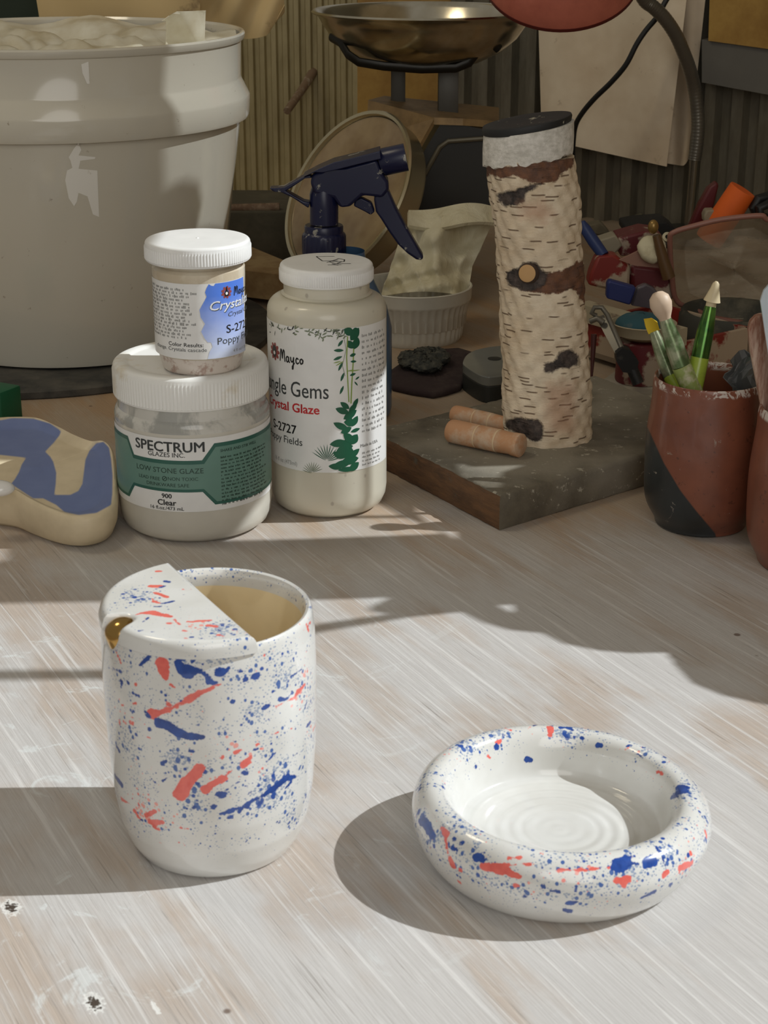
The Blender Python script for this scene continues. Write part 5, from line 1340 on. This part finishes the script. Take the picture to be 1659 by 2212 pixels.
# ------------------------------------------------------------------ two turned wooden spools
M_cork = dusty('turned_wood_with_clay', (196,148,110), (206,184,160), 60, .5, .68, .7)
def spool(u0, v0, u1, v1, rpx, label, name_mat):
    zc_ = ZB + rpx/3600.
    a, b = G(u0, v0, zc_), G(u1, v1, zc_); r = rpx/kpx(a); d = (b-a); L = d.length; n = d.normalized()
    prof = [(0,0),(r*.86,0),(r*.97,.0012),(r,.004),(r*.985,L*.38),(r*.90,L*.40),(r*.985,L*.42),(r*.97,L*.66),(r*.89,L*.68),(r*.95,L*.70),(r*.90,L*.86),(r*.97,L*.90),(r*.98,L*.985),(r*.85,L),(0,L)]
    m = MB().lathe(prof, a, 48, axis=n); 
    # groove rings of lighter wood
    for f in (.40,.68): m.lathe([(r*.93,L*f-.0006),(r*.97,L*f),(r*.93,L*f+.0006)], a, 48, axis=n, mat=1)
    tag(m.build('wooden_spool', [M_cork, plain('pale_groove', (222,196,160), .7)], origin=(a.x,a.y,ZB), ang=40), label, 'spool', 'turned wooden spools')
spool(972, 930, 1127, 963, 26, 'turned wooden spool lying in front on the board, its clay-caked end facing right', M_cork)
spool(980, 894, 1100, 920, 20, 'turned wooden spool half hidden, wedged between the front spool and the birch log', M_cork)

# ------------------------------------------------------------------ terracotta cups at the right
t = NT('terracotta_with_black_corner'); n1 = t.noise(t.tc(), 30, 4); n2 = t.noise(t.tc(), 200, 3, .7); n3 = t.noise(t.tc(scale=(70,70,70)), 1.0, 5, .75, 1.0)
col = t.mix(t.ramp(n1, .35, .65), srgb(134,78,56), srgb(112,64,48)); col = t.mix(t.ramp(n2, .64, .68, 0, .5), col, srgb(60,36,30))
blk = t.ramp(t.attr('black'), -.0004, .0004, 1, 0)
col = t.mix(blk, col, t.mix(t.ramp(n1, .35, .65), srgb(34,37,38), srgb(46,50,52)))
sm = t.ramp(n3, .655, .675, 0, .7); col = t.mix(sm, col, srgb(160,150,138)); 
rim = t.math('MULTIPLY', t.ramp(t.attr('rim'), -.001, .0005, 0, 1), t.ramp(n3, .50, .54)); col = t.mix(rim, col, srgb(206,196,186))
M_terra = t.set(col, .38, coat=.25)
def clay_cup(u, vb, vr, rb_px, rm_px, rr_px, name, label, black_line=None, zbf=0.0):
    c = G(u, vb); c.z = 0; zt = zat(c.x, c.y, vr); k = kpx((c.x,c.y,zt*.5))
    rb, rm_, rr = rb_px/kpx(c), rm_px/k, rr_px/kpx((c.x,c.y,zt))
    P = smooth_prof([(0,.001),(rb*.86,.001),(rb*.90,0),(rb*.97,.001),(rb,.004),(rm_*.965,zt*.18),(rm_,zt*.42),(rm_*.995,zt*.62),(rr*1.01,zt*.84),(rr*1.0,zt*.95),(rr*.985,zt*.99),(rr*.965,zt),(rr*.935,zt*.985),(rr*.92,zt*.93),(rm_*.90,zt*.6),(rm_*.87,zt*.3),(rb*.85,.008),(rb*.5,.006),(0,.006)], 5)
    m = MB().lathe(P, c, 120)
    V = np.array(m.v); PX = np.array([proj(p)[:2] for p in m.v])
    if black_line is not None:
        sd = poly_sd(PX, np.array(black_line))/3600.; ins = np.hypot(V[:,0]-c.x, V[:,1]-c.y) < rr*.93
        sd = np.where((V[:,1] > c.y+.004) | (ins & (V[:,2] > .008)), .02, sd)
    else: sd = np.full(len(V), .05)
    m.attrs = {'black': sd, 'rim': V[:,2]-zt*.955}
    return tag(m.build(name, M_terra, origin=c, ang=60), label, 'cup', 'terracotta tool cups'), c, zt, rr
bline = [(1300,900),(1383,905),(1400,925),(1434,1000),(1470,1060),(1505,1105),(1545,1152),(1555,1200),(1300,1250)]
mug1, C1, ZT1, RR1 = clay_cup(1512, 1128, 812, 100, 128, 121, 'tool_cup', 'terracotta cup with glossy black slanted corner holding green tools', bline)
mug2, C2, ZT2, RR2 = clay_cup(1768, 1214, 880, 135, 165, 158, 'tool_cup', 'terracotta cup cut off by the right edge, white flecks on its side')

# ------------------------------------------------------------------ silicone shapers standing in the first cup
M_lime = dusty('lime_green_handle', (158,178,62), (134,152,60), 60, .5, .7, .3, coat=.3)
M_lime2 = dusty('lime_handle_with_clay', (142,156,84), (196,192,160), 70, .5, .62, .4)
t = NT('green_metallic_ferrule'); n1 = t.noise(t.tc(), 90, 3); M_ferr = t.set(t.mix(t.ramp(n1, .35, .65), srgb(96,134,60), srgb(54,96,52)), .18, .75)
t = NT('green_grey_ferrule_clay'); n1 = t.noise(t.tc(), 110, 4); M_ferr2 = t.set(t.mix(t.ramp(n1, .4, .6), srgb(92,112,72), srgb(156,160,132)), .3, .5)
def shaper(px, yoff, tip, r, label, mats, tipcol, group='silicone clay shapers'):
    """px: [tip, tip base, ferrule end, handle end] pixels; stands inside cup 1"""
    y0 = C1.y
    P = [Q(u, v, y0+dy) for (u, v), dy in zip(px, yoff)]
    bottom = P[3] + (P[3]-P[2]).normalized()*.045
    if bottom.z < .008: bottom = P[3]+(P[3]-P[2])*((P[3].z-.009)/max(P[2].z-P[3].z, 1e-4))
    root = thing('clay_shaper', label, 'tool', bottom, group)
    MB().tube([bottom, P[3], P[2]], [r*.9, r*1.02, r*1.0], 20).build('handle', mats[0], root)
    mid = P[2].lerp(P[1], .5)
    MB().tube([P[2], mid, P[1]], [r*.98, r*.95, r*.62], 20).build('ferrule', mats[1], root)
    d = (P[0]-P[1]); n = d.normalized(); L = d.length
    mm = MB()
    if tip == 'bulb':
        mm.lathe([(0,-.002),(r*.55,-.002),(r*.62,.001),(r*.95,L*.3),(r*1.12,L*.55),(r*.98,L*.8),(r*.55,L*.95),(0,L)], P[1], 28, axis=n)
    elif tip == 'arrow':
        mm.lathe([(0,-.002),(r*.55,-.002),(r*.55,L*.22),(r*.92,L*.22),(r*.84,L*.3),(r*.48,L*.72),(r*.36,L*.92),(r*.15,L),(0,L)], P[1], 28, axis=n)
    else:
        sidev = Vector((1,0,0)) - n*n.x; sidev.normalize(); dep = n.cross(sidev)
        a = [P[1]-sidev*r*.72, P[1]+sidev*r*.72, P[1]+sidev*r*.80+n*L*.55, P[1]+sidev*r*.35+n*L*.92, P[1]-sidev*r*.62+n*L*1.05, P[1]-sidev*r*.75+n*L*.5]
        mm.prism([p-dep*r*.38 for p in a], dep*r*.76)
    ob = mm.build('silicone_tip', plain('silicone_'+tip, tipcol, .5), root)
    return root
shaper([(1402,688),(1412,716),(1449,812),(1478,862)], (.018,.018,.012,.004), 'chisel', .0046, 'green shaping tool with yellow chisel tip, leftmost in the terracotta cup', (M_lime, M_ferr2), (226,190,30))
shaper([(1420,630),(1437,690),(1472,790),(1500,855)], (-.004,-.004,-.008,-.010), 'bulb', .0056, 'green clay-smeared shaping tool with beige bulb tip in the cup', (M_lime2, M_ferr2), (206,182,158))
shaper([(1548,608),(1535,662),(1512,772),(1494,855)], (.0,.0,-.004,-.008), 'arrow', .0052, 'green shaping tool with cream arrow tip leaning right in the cup', (M_lime, M_ferr), (212,196,160))
# crumpled clear wrapper in the cup
M_clearplast = plain('grey_clear_plastic', (92,94,94), .18, coat=.6)
m = MB(); rs = random.Random(6); c0 = Vector((C1.x+RR1*.62, C1.y-.004, ZT1-.002))
m.sheet(lambda a, b: c0+Vector(((a-.5)*.020+.003*math.sin(9*b), -.006+.010*b+.003*math.sin(7*a), .014*b-.012*(1-b)+.003*math.sin(8*a+5*b))), 8, 8, .0006)
tag(m.build('plastic_wrapper', M_clearplast, origin=c0, smooth=False), 'crumpled clear wrapper at the right inside the first terracotta cup', 'wrapper')
# wooden paddle and clear rib in the second cup
M_paddle = NT('clay_stained_wood'); t = M_paddle; n1 = t.noise(t.tc(scale=(140,140,22)), 1, 5, .7); M_paddle = t.set(t.mix(t.ramp(n1, .42, .6), srgb(138,92,72), srgb(196,170,152)), .75)
yw = C2.y-.004
pp = [(1618,712),(1622,696),(1634,684),(1648,680),(1668,686),(1684,706),(1700,800),(1712,900),(1716,980),(1664,980),(1650,905),(1638,840),(1622,760)]
m = MB().prism([Q(u, v, yw+.010) for u, v in pp], (0,.006,0)); ob = m.build('wooden_paddle', M_paddle, origin=Q(1690,980,yw+.01), ang=40)
md = ob.modifiers.new('bevel','BEVEL'); md.width = .0018; md.segments = 3; md.limit_method = 'ANGLE'
tag(ob, 'brown clay-stained wooden paddle standing in the cup at the right edge', 'paddle')
M_rib = plain('pale_blue_clear_plastic', (206,218,228), .12, coat=.6)
pp = [(1643,650),(1650,628),(1664,612),(1690,606),(1720,640),(1724,900),(1676,900),(1662,780),(1650,700)]
m = MB().prism([Q(u, v, yw-.006) for u, v in pp], (0,.002,0)); tag(m.build('plastic_rib', M_rib, origin=Q(1700,900,yw-.006)), 'pale blue translucent plastic rib standing before the wooden paddle', 'rib')

# ------------------------------------------------------------------ clutter behind the board at the right
M_redpl = dusty('red_plastic_with_clay', (128,40,32), (176,158,136), 55, .49, .54, .45, coarse=22)
M_dkred = dusty('dark_red_with_clay', (96,28,34), (166,150,132), 60, .51, .56, .5, coarse=24)
M_trayrim = dusty('clay_caked_rim', (170,158,132), (92,58,50), 60, .52, .60, .8, coarse=30)
# pale sheet under the clutter
M_slab = dusty('pale_stained_slab', (176,170,156), (150,142,124), 18, .45, .65, .6)
ps = [G(1262,862), G(1330,812), G(1400,770), G(1560,800), G(1600,860), G(1480,905), G(1395,892)]
m = MB().prism([(p.x,p.y,0.0002) for p in ps], (0,0,.004)); tag(m.build('plaster_slab', M_slab, smooth=False, origin=ps[0]), 'thin pale slab on the table between birch log and terracotta cup', 'slab')
# red tray: long box, clay caked rim, open top
tf0, tf1 = G(1255,775), G(1448,836)          # front bottom edge
dt = (tf1-tf0).normalized(); nt_ = Vector((-dt.y, dt.x, 0)); 
ztr = zat(tf0.x, tf0.y, 655)
tray = thing('red_tray', 'red plastic tray caked with clay behind the birch log', 'tray', tf0)
Lt = (tf1-tf0).length; wd = .085
def traypt(s, w, z): p = tf0+dt*s+nt_*w; return Vector((p.x,p.y,z))
m = MB()
th = .004
def wall_(a, b, z0, z1, off): m.prism([Vector((a.x,a.y,z0)), Vector((b.x,b.y,z0)), Vector((b.x,b.y,z1)), Vector((a.x,a.y,z1))], off)
wall_(traypt(0,0,0), traypt(Lt,0,0), .0045, ztr*.72, nt_*th); wall_(traypt(0,wd,0), traypt(Lt,wd,0), .0045, ztr*.72, nt_*-th)
wall_(traypt(0,0,0), traypt(0,wd,0), .0045, ztr*.72, dt*th); wall_(traypt(Lt,0,0), traypt(Lt,wd,0), .0045, ztr*.72, dt*-th)
m.prism([traypt(0,0,.0045),traypt(Lt,0,.0045),traypt(Lt,wd,.0045),traypt(0,wd,.0045)], (0,0,.004)); m.build('body', M_redpl, tray, smooth=False)
m = MB()
for w0, w1 in ((-.004, .010),): m.prism([traypt(-.004,w0,ztr*.70),traypt(Lt+.004,w0,ztr*.70),traypt(Lt+.004,w0,ztr),traypt(-.004,w0,ztr)], nt_*(w1-w0))
m.build('rim', M_trayrim, tray, smooth=False)
zt_in = ztr*.70
# things piled in and behind the tray
def pile_pos(u, v, y): return Q(u, v, y)
yT = (tf0+nt_*.045).y
def blockpx(name, label, cat, px, y, dep, mat, group=None, bev=.0015):
    P = [Q(u, v, y) for u, v in px]; zmin = min(p.z for p in P); c = sum(P, Vector())/len(P)
    m = MB().prism(P, (0, dep, 0)); ob = m.build(name, mat, origin=(c.x, y+dep/2, zmin), ang=40)
    if bev: md = ob.modifiers.new('bevel','BEVEL'); md.width = bev; md.segments = 2; md.limit_method = 'ANGLE'
    return tag(ob, label, cat, group)
M_orange = plain('orange_foam', (226,100,26), .7)
M_bluecap = plain('dark_blue_plastic', (34,46,104), .45); M_greyscoop = plain('hazy_grey_plastic', (86,80,88), .3, coat=.3)
blockpx('scraper', 'dark blue scraper blade lying across the red tray rim', 'scraper', [(1312,612),(1318,606),(1375,622),(1362,660),(1310,645)], tf0.y-.012, .010, M_bluecap)
blockpx('plastic_scoop', 'hazy grey plastic scoop next to the dark blue scraper', 'scoop', [(1376,622),(1395,614),(1412,622),(1440,655),(1432,672),(1362,660)], tf0.y-.006, .008, M_greyscoop)
yR = tf0.y+.045
blockpx('red_bag', 'orange-red clay-smeared plastic packet behind the tray rim', 'packet', [(1276,590),(1290,556),(1330,552),(1362,575),(1360,625),(1312,626),(1270,616)], yR, .02, M_redpl, bev=.004)
blockpx('red_bag', 'red packet with pale stripes right of the orange-red packet', 'packet', [(1362,572),(1450,582),(1456,650),(1420,640),(1362,622)], yR+.004, .02, M_dkred, bev=.003)
blockpx('red_box', 'dark red box with pink top behind the cream disc', 'box', [(1332,516),(1390,500),(1430,505),(1432,540),(1340,555)], yR+.05, .035, M_dkred, bev=.002)
M_pink = dusty('dusty_pink_lid', (150,112,96), (176,156,136), 40, .5, .7, .7)
blockpx('paper_scrap', 'pale pinkish scrap of paper leaning under the cream disc', 'paper', [(1338,562),(1384,540),(1440,562),(1436,580),(1372,574)], yR-.004, .003, M_pink, bev=0)
M_creamd = dusty('chalky_cream', (208,200,170), (188,178,146), 60, .5, .65, .8)
pc_ = Q(1408, 538, yR-.008); kc_ = kpx(pc_)
m = MB().lathe([(0,-.004),(28/kc_,-.004),(31/kc_,-.001),(30/kc_,.003),(24/kc_,.005),(0,.006)], pc_, 20, axis=(.15,-.8,.55), rmod=lambda r, z, t: r*(1+.05*math.sin(3*t)+.03*math.sin(7*t)))
tag(m.build('clay_disc', M_creamd, origin=pc_, ang=50), 'chalky cream clay disc leaning behind the brown brush handle', 'disc')
m = MB(); pr = Q(1441,512,yR-.004); 
for i in range(1): m.lathe([(.0018,-.001),(.0038,-.001),(.0038,.001),(.0018,.001),(.0018,-.001)], pr, 20, axis=(.1,-.9,.4))
tag(m.build('washer', M_creamd, origin=pr), 'small pale ring beside the cream clay disc', 'ring')
M_brush = plain('brown_varnish', (98,72,44), .4)
br = thing('brush', 'brown wooden handle with rounded end standing in front of the cream disc', 'brush', Q(1445,600,yR-.016))
MB().tube([Q(1445,600,yR-.016), Q(1432,560,yR-.016), Q(1418,508,yR-.016)], [.0052,.0046,.0032], 16).build('handle', M_brush, br)
m = MB().sphere(Q(1411,490,yR-.016), (.0042,.0042,.0056), 18, 12); m.build('end_knob', plain('brass_end', (150,120,66), .3, .5), br)
M_bluepen = plain('blue_pen', (38,56,104), .4)
m = MB().tube([Q(1258,478,yR+.02), Q(1264,494,yR+.02), Q(1284,524,yR+.016), Q(1304,552,yR+.010)], [.002,.0046,.0050,.0046], 14)
tag(m.build('blue_pen', M_bluepen, origin=Q(1304,552,yR+.01)), 'blue pen leaning down to the right behind the birch log', 'pen')
M_stone = dusty('grey_tan_stone', (128,120,98), (104,98,80), 30, .45, .6, .85)
blockpx('plaster_chip', 'flat greyish chip by the wall right of birch log', 'chip', [(1272,486),(1300,482),(1318,502),(1290,508),(1270,500)], G(1290,508).y, .02, M_stone)
blockpx('plaster_chip', 'small pale bar propped against the wall, upper of the chips', 'chip', [(1352,474),(1390,464),(1394,478),(1356,488)], G(1356,488).y, .012, M_stone)
blockpx('plaster_chip', 'pale rough lump under the blue pen', 'chip', [(1293,520),(1330,508),(1345,530),(1330,548),(1305,545)], yR+.04, .02, plain('pale_lump', (150,142,122), .85))
M_darkbits = plain('black_lump', (22,22,22), .8)
blockpx('black_pouch', 'black pouch lying at the wall behind the brush handle', 'pouch', [(1350,490),(1380,484),(1440,480),(1462,496),(1450,520),(1350,506)], yR+.085, .04, M_darkbits, bev=.004)
# teal sponge in a pale spoon shaped dish
yq = tf0.y-.020
sp_ = min((tf0+dt*(i*.002) for i in range(60)), key=lambda p: abs(proj((p.x, p.y-.026, .03))[0]-1388)); sp_ = Vector((sp_.x, sp_.y-.024, 0))
zsp = zat(sp_.x, sp_.y-.018, 746)
m = MB().lathe([(r*1.2, z*1.25) for r, z in [(0,0),(.010,.0005),(.017,.004),(.0195,.010),(.0202,.0105),(.0192,.0108),(.016,.0055),(.009,.002),(0,.0018)]], (sp_.x, sp_.y-.002, zsp), 40)
dish2 = tag(m.build('small_bowl', plain('pale_cream_bowl', (176,164,138), .5), origin=(sp_.x,sp_.y,zsp)), 'small cream bowl holding a teal sponge before the red tray', 'bowl')
m = MB().sphere((sp_.x-.001, sp_.y-.002, zsp+.0115), (.0195,.0195,.0085), 30, 14)
rs = random.Random(12); m.v = [(x, y, z+rs.uniform(-.0004,.0004)) for x, y, z in m.v]
tag(m.build('sponge', dusty('teal_sponge', (44,82,92), (84,98,98), 50, .5, .7, .9, bump=.5), origin=(sp_.x,sp_.y,zsp+.004), ang=80), 'teal sponge lump in the small cream bowl', 'sponge')
# support under the bowl: an upside-down grey tin so it rests on something real
m = MB().lathe([(0,.0045),(.0185,.0045),(.019,.006),(.018,zsp-.001),(.017,zsp),(0,zsp)], (sp_.x, sp_.y-.002, 0), 32); tag(m.build('tin', M_dkred, origin=(sp_.x,sp_.y,.0045)), 'squat dark red tin under the small cream bowl', 'tin')
# grey clamp with black foot
cl = thing('clamp', 'grey metal clamp with black plastic foot leaning right of the log', 'clamp', G(1360,828,.0045))
M_clampm = plain('dull_grey_metal', (120,116,106), .4, .4)
yk = sp_.y-.040
m = MB(); m.prism([Q(1290,690,yk+.03), Q(1306,684,yk+.03), Q(1348,752,yk+.005), Q(1330,766,yk+.005), Q(1306,722,yk+.02)], (0,.006,0))
m.tube([Q(1288,682,yk+.03), Q(1278,676,yk+.03), Q(1284,664,yk+.03), Q(1300,664,yk+.03), Q(1312,680,yk+.028), Q(1345,756,yk+.005)], .0018, 10); m.build('arm', M_clampm, cl)
m = MB(); m.tube([Q(1275,694,yk+.028), Q(1290,688,yk+.026), Q(1304,697,yk+.024)], .0022, 10); m.build('hook', M_clampm, cl)
m = MB(); m.prism([Q(1331,764,yk), Q(1345,752,yk), Q(1362,758,yk), Q(1380,782,yk), Q(1374,808,yk), Q(1345,804,yk), Q(1332,782,yk)], (0,.012,0)); m.tube([Q(1366,798,yk+.004), Q(1379,829,yk+.001)], .0042, 14); ob = m.build('foot', M_black, cl)
m = MB(); m.tube([Q(1283,722,yk+.02), Q(1281,760,yk+.018), Q(1277,830,yk+.012)], [.0022,.0018,.0006], 10)
tag(m.build('needle_tool', plain('dark_red_handle', (76,36,32), .5), origin=Q(1277,830,yk+.012)), 'thin dark red spike beside the right side of the birch log', 'tool')

# clear tub standing on its side, pink rim
tub = thing('plastic_tub', 'clear plastic tub tipped on its side with pinkish rim', 'tub', G(1560,770))
t = NT('scratched_clear_plastic'); n1 = t.noise(t.tc(scale=(20,20,60)), 1, 4, .6); n2 = t.noise(t.tc(), 90, 4)
M_tub = t.set(t.mix(t.ramp(n1, .4, .65), srgb(214,202,178), srgb(176,160,136)), .22, alpha=.45, coat=.4)
yu = G(1560,800).y+.075
tp = [(1447,520),(1456,502),(1500,488),(1560,474),(1640,466),(1656,474),(1700,500),(1720,690),(1560,690),(1500,668),(1462,650),(1452,600)]
tp_in = [(1462,528),(1476,512),(1560,494),(1640,486),(1690,520),(1700,660),(1560,668),(1490,642),(1476,600)]
c3 = Q(1580,590,yu)
def tubfn(a, b):
    n = len(tp); x = a*n; i = int(x) % n; f = x-int(x)
    o0, o1 = tp[i], tp[(i+1) % n]; u = o0[0]+(o1[0]-o0[0])*f; v = o0[1]+(o1[1]-o0[1])*f
    s = 1-.22*min(1, b*1.25) if b < .8 else .78*(1-(b-.8)/.2*.99)
    d = .055*min(1, b*1.25)
    cu, cv = 1585, 580
    return Q(cu+(u-cu)*s, cv+(v-cv)*s, yu+d-.012*(cv-v)/110.)
m = MB().sheet(tubfn, 72, 20, .0011); m.build('body', M_tub, tub, ang=60)
ringp = [Q(u, v, yu-.012*(580-v)/110.) for u, v in tp]; ringp = resamp(ringp, 4); ringp.append(ringp[0].copy())
m = MB().tube(ringp, .0022, 10, cap=False); m.build('rim', plain('pinkish_rim', (150,104,90), .4), tub)
# dark stone mortar like bowl under the tub
M_mort = dusty('dark_mottled_stone', (62,62,54), (104,98,82), 40, .5, .62, .8, coarse=16)
mo = G(1590,772); mo = Vector((mo.x, mo.y+.02, 0)); zmo = zat(mo.x, mo.y, 668); km = kpx(mo)
m = MB().lathe([(0,.0),(95/km,0),(112/km,zmo*.2),(118/km,zmo*.55),(116/km,zmo*.9),(110/km,zmo),(100/km,zmo*.96),(90/km,zmo*.5),(0,zmo*.3)], mo, 48)
tag(m.build('stone_bowl', M_mort, origin=mo, ang=60), 'dark mottled stone bowl behind the terracotta cup', 'bowl')
# orange foam roller, red pouch, black cable at the wall
yo = yu+.085
a, b = Q(1560,476,yo), Q(1604,408,yo); r_ = 31/kpx(a)
ax_ = (b-a); n = ax_.normalized(); L = ax_.length
m = MB().lathe([(0,-.02),(r_*.97,-.02),(r_,-.018),(r_,L-.001),(r_*.97,L),(0,L)], a, 44, axis=(n.x, n.y-.10, n.z))
tag(m.build('foam_roller', M_orange, origin=a), 'bright orange foam cylinder sticking up behind the clear tub', 'roller')
blockpx('red_pouch', 'deep red folded pouch with pointed top left of orange cylinder', 'pouch', [(1486,500),(1512,440),(1530,408),(1550,392),(1553,402),(1544,440),(1532,480),(1520,492)], yo+.03, .012, plain('deep_red_vinyl', (92,24,28), .45), bev=.002)
blockpx('white_stub', 'short pale stub between red pouch and orange cylinder', 'stub', [(1521,466),(1526,455),(1546,454),(1548,474),(1522,482)], yo-.004, .014, plain('pale_stub', (150,138,116), .7))
M_cable = plain('black_cable', (26,27,28), .5)
m = MB()
m.tube([Q(1700,430,yo), Q(1660,424,yo-.006), Q(1638,430,yo-.01), Q(1628,448,yo-.01), Q(1636,468,yo-.008), Q(1680,476,yo)], .0042, 12)
m.tube([Q(1700,452,yo-.01), Q(1660,440,yo-.016), Q(1640,450,yo-.018), Q(1644,470,yo-.018), Q(1690,490,yo-.01)], .0040, 12)
tag(m.build('cable_coil', M_cable, origin=Q(1660,476,yo)), 'coiled black cable at the right edge beside orange cylinder', 'cable')

# ------------------------------------------------------------------ hanging cloth
t = NT('stained_canvas'); n1 = t.noise(t.tc(), 9, 4, .6); n2 = t.noise(t.tc(), 34, 4, .7); n3 = t.noise(t.tc(), 500, 2)
col = t.mix(t.ramp(n1, .35, .65), srgb(236,222,198), srgb(208,188,160)); col = t.mix(t.ramp(n2, .62, .72, 0, .55), col, srgb(132,106,76)); t.bump(n3, .2, .0005)
M_canvas = t.set(col, .9)
cloth = thing('hanging_cloth', 'stained beige cloth hanging on the wall behind the lamp neck', 'cloth', onwall(1340, 350, .03))
def cl1(a, b):
    lu, ru = 1150+(1238-1150)*(1-b)*0+ (1175-1150)*(1-b), 1478
    lv = 330; 
    uL = 1160+ 10*(1-b); uR = 1440+(1490-1440)*b
    vB = 300+(360-300)*a; v = vB*(1-b)-60*b; u = uL+(uR-uL)*a
    fold = .008*math.sin(8*a+1.5*b) + .006*math.sin(3*a-4*b+1)
    return onwall(u, v, .036+fold)
MB().sheet(cl1, 44, 40, .0012).build('front_layer', M_canvas, cloth, ang=80)
def cl2(a, b):
    uL = 1420; uR = 1486+(1530-1486)*b; u = uL+(uR-uL)*a
    v = (350+10*a-(14*(max(0, a-.8)/.2)**2))*(1-b)-60*b
    return onwall(u, v, .020+.004*math.sin(9*a+2*b))
MB().sheet(cl2, 24, 30, .0012).build('back_layer', M_canvas, cloth, ang=80)

# ------------------------------------------------------------------ gooseneck lamp
yl = onwall(1497, 400, .055).y
LB = G(1488, 700); LBp = Vector((Q(1490,470,yl).x, yl, 0))
lamp = thing('desk_lamp', 'gooseneck desk lamp with red shade and black cord at upper right', 'lamp', LBp)
M_redsh = dusty('dull_red_enamel', (196,112,92), (172,94,78), 30, .4, .7, .35)
M_neck = plain('grey_ribbed_metal', (118,114,104), .35, .6)
neck_px = [(1372,-40),(1392,0),(1412,16),(1436,40),(1459,74),(1476,112),(1490,150),(1500,190),(1506,232),(1508,272),(1505,312),(1500,345)]
def dens(P, n):
    out = []
    for i in range(len(P)-1):
        p0, p1, p2, p3 = P[max(i-1,0)], P[i], P[i+1], P[min(i+2,len(P)-1)]
        for k in range(n):
            t = k/n; out.append(.5*((2*p1)+(-p0+p2)*t+(2*p0-5*p1+4*p2-p3)*t*t+(-p0+3*p1-3*p2+p3)*t**3))
    out.append(P[-1]); return out
NP = dens([Q(u, v, yl-.05*max(0, (200-v)/240.)) for u, v in neck_px], 16)
kn = kpx(NP[0]); MB().tube(NP, [15.5/kn*(1 if i % 3 else .965) for i in range(len(NP))], 18).build('gooseneck', M_neck, lamp)
M_chrome = plain('dull_chrome', (150,146,134), .2, .9)
MB().tube([Q(1500,345,yl), Q(1494,420,yl), Q(1488,480,yl), LBp+Vector((0,0,.012))], [11.5/kn]*4, 18).build('rod', M_chrome, lamp)
MB().lathe([(0,0),(.045,0),(.046,.004),(.043,.010),(.012,.014),(0,.014)], LBp, 40).build('base', M_darkmetal, lamp)
ys = yl-.27
sc0 = Q(1212,-52,ys); ks = kpx(sc0); Rsh = 168/ks
nsh = (BKW*.50+UP*-.80+RT*-.05).normalized()
# shade: rim plane faces down and forward
ax_s = -nsh
Pr = [(Rsh,0),(Rsh*1.0,.001),(Rsh*.97,.012),(Rsh*.86,.030),(Rsh*.66,.048),(Rsh*.40,.060),(Rsh*.18,.066),(Rsh*.15,.090),(0,.092)]
nsh2 = Vector((-.05,-.62,.80)).normalized()
m = MB().lathe([(r, z) for r, z in Pr]+[(Rsh*.14,.062),(Rsh*.62,.044),(Rsh*.94,.010),(Rsh*.99,0)], sc0, 72, axis=nsh2)
m.build('shade', M_redsh, lamp, ang=40)
m = MB().lathe([(Rsh*.985,-.0015),(Rsh*1.006,-.0015),(Rsh*1.008,.0015),(Rsh*.985,.0015),(Rsh*.985,-.0015)], sc0, 72, axis=nsh2); m.build('shade_edge', plain('dark_red_edge', (90,28,24), .5), lamp)
apex = sc0+nsh2*.085
MB().tube([apex, apex+Vector((.03,.03,.03)), NP[0]+Vector((-.02,0,.03)), NP[0]], 14/kn, 14).build('gooseneck_end', M_neck, lamp)
cord_px = [(1452,-20),(1436,6),(1420,36),(1395,66),(1375,96),(1352,140),(1320,178),(1285,212),(1258,244),(1243,272),(1238,310),(1236,360),(1232,430)]
cpts = dens([onwall(u, v, .075+.02*math.sin(v*.01)) for u, v in cord_px], 6); MB().tube(cpts, 6.2/kn, 12).build('cord', M_cable, lamp)

# ------------------------------------------------------------------ sunlit openings for jars and bucket, then the added sun mask
def hole_at(pts_world): return [to_mask(p) for p in pts_world]
# light that catches the small jar and the lid under it
x_ = PJ.x
HOLES.append([to_mask(Vector((x_, y, z))) for y, z in [(PJ.y-.046, z_lt-.004), (PJ.y+.010, z_lt+.004), (PJ.y+.045, z_lt+.03), (PJ.y+.05, z_pt+.02), (PJ.y-.046, z_pt+.02)]])
# light on the right of the bucket, lower edge of the opening shaped for it
bwx = BK.x+.085; by = BK.y-.10
bp_ = [to_mask(bk_at(u, v, .134)) for u, v in [(330,-60),(560,-60),(520,300),(500,480),(444,480),(446,425),(432,392),(400,386),(360,402),(330,300)]]
DIMMED.append(bp_)        # closed rows added in this opening to halve the sun on the bucket
build_sun_mask()
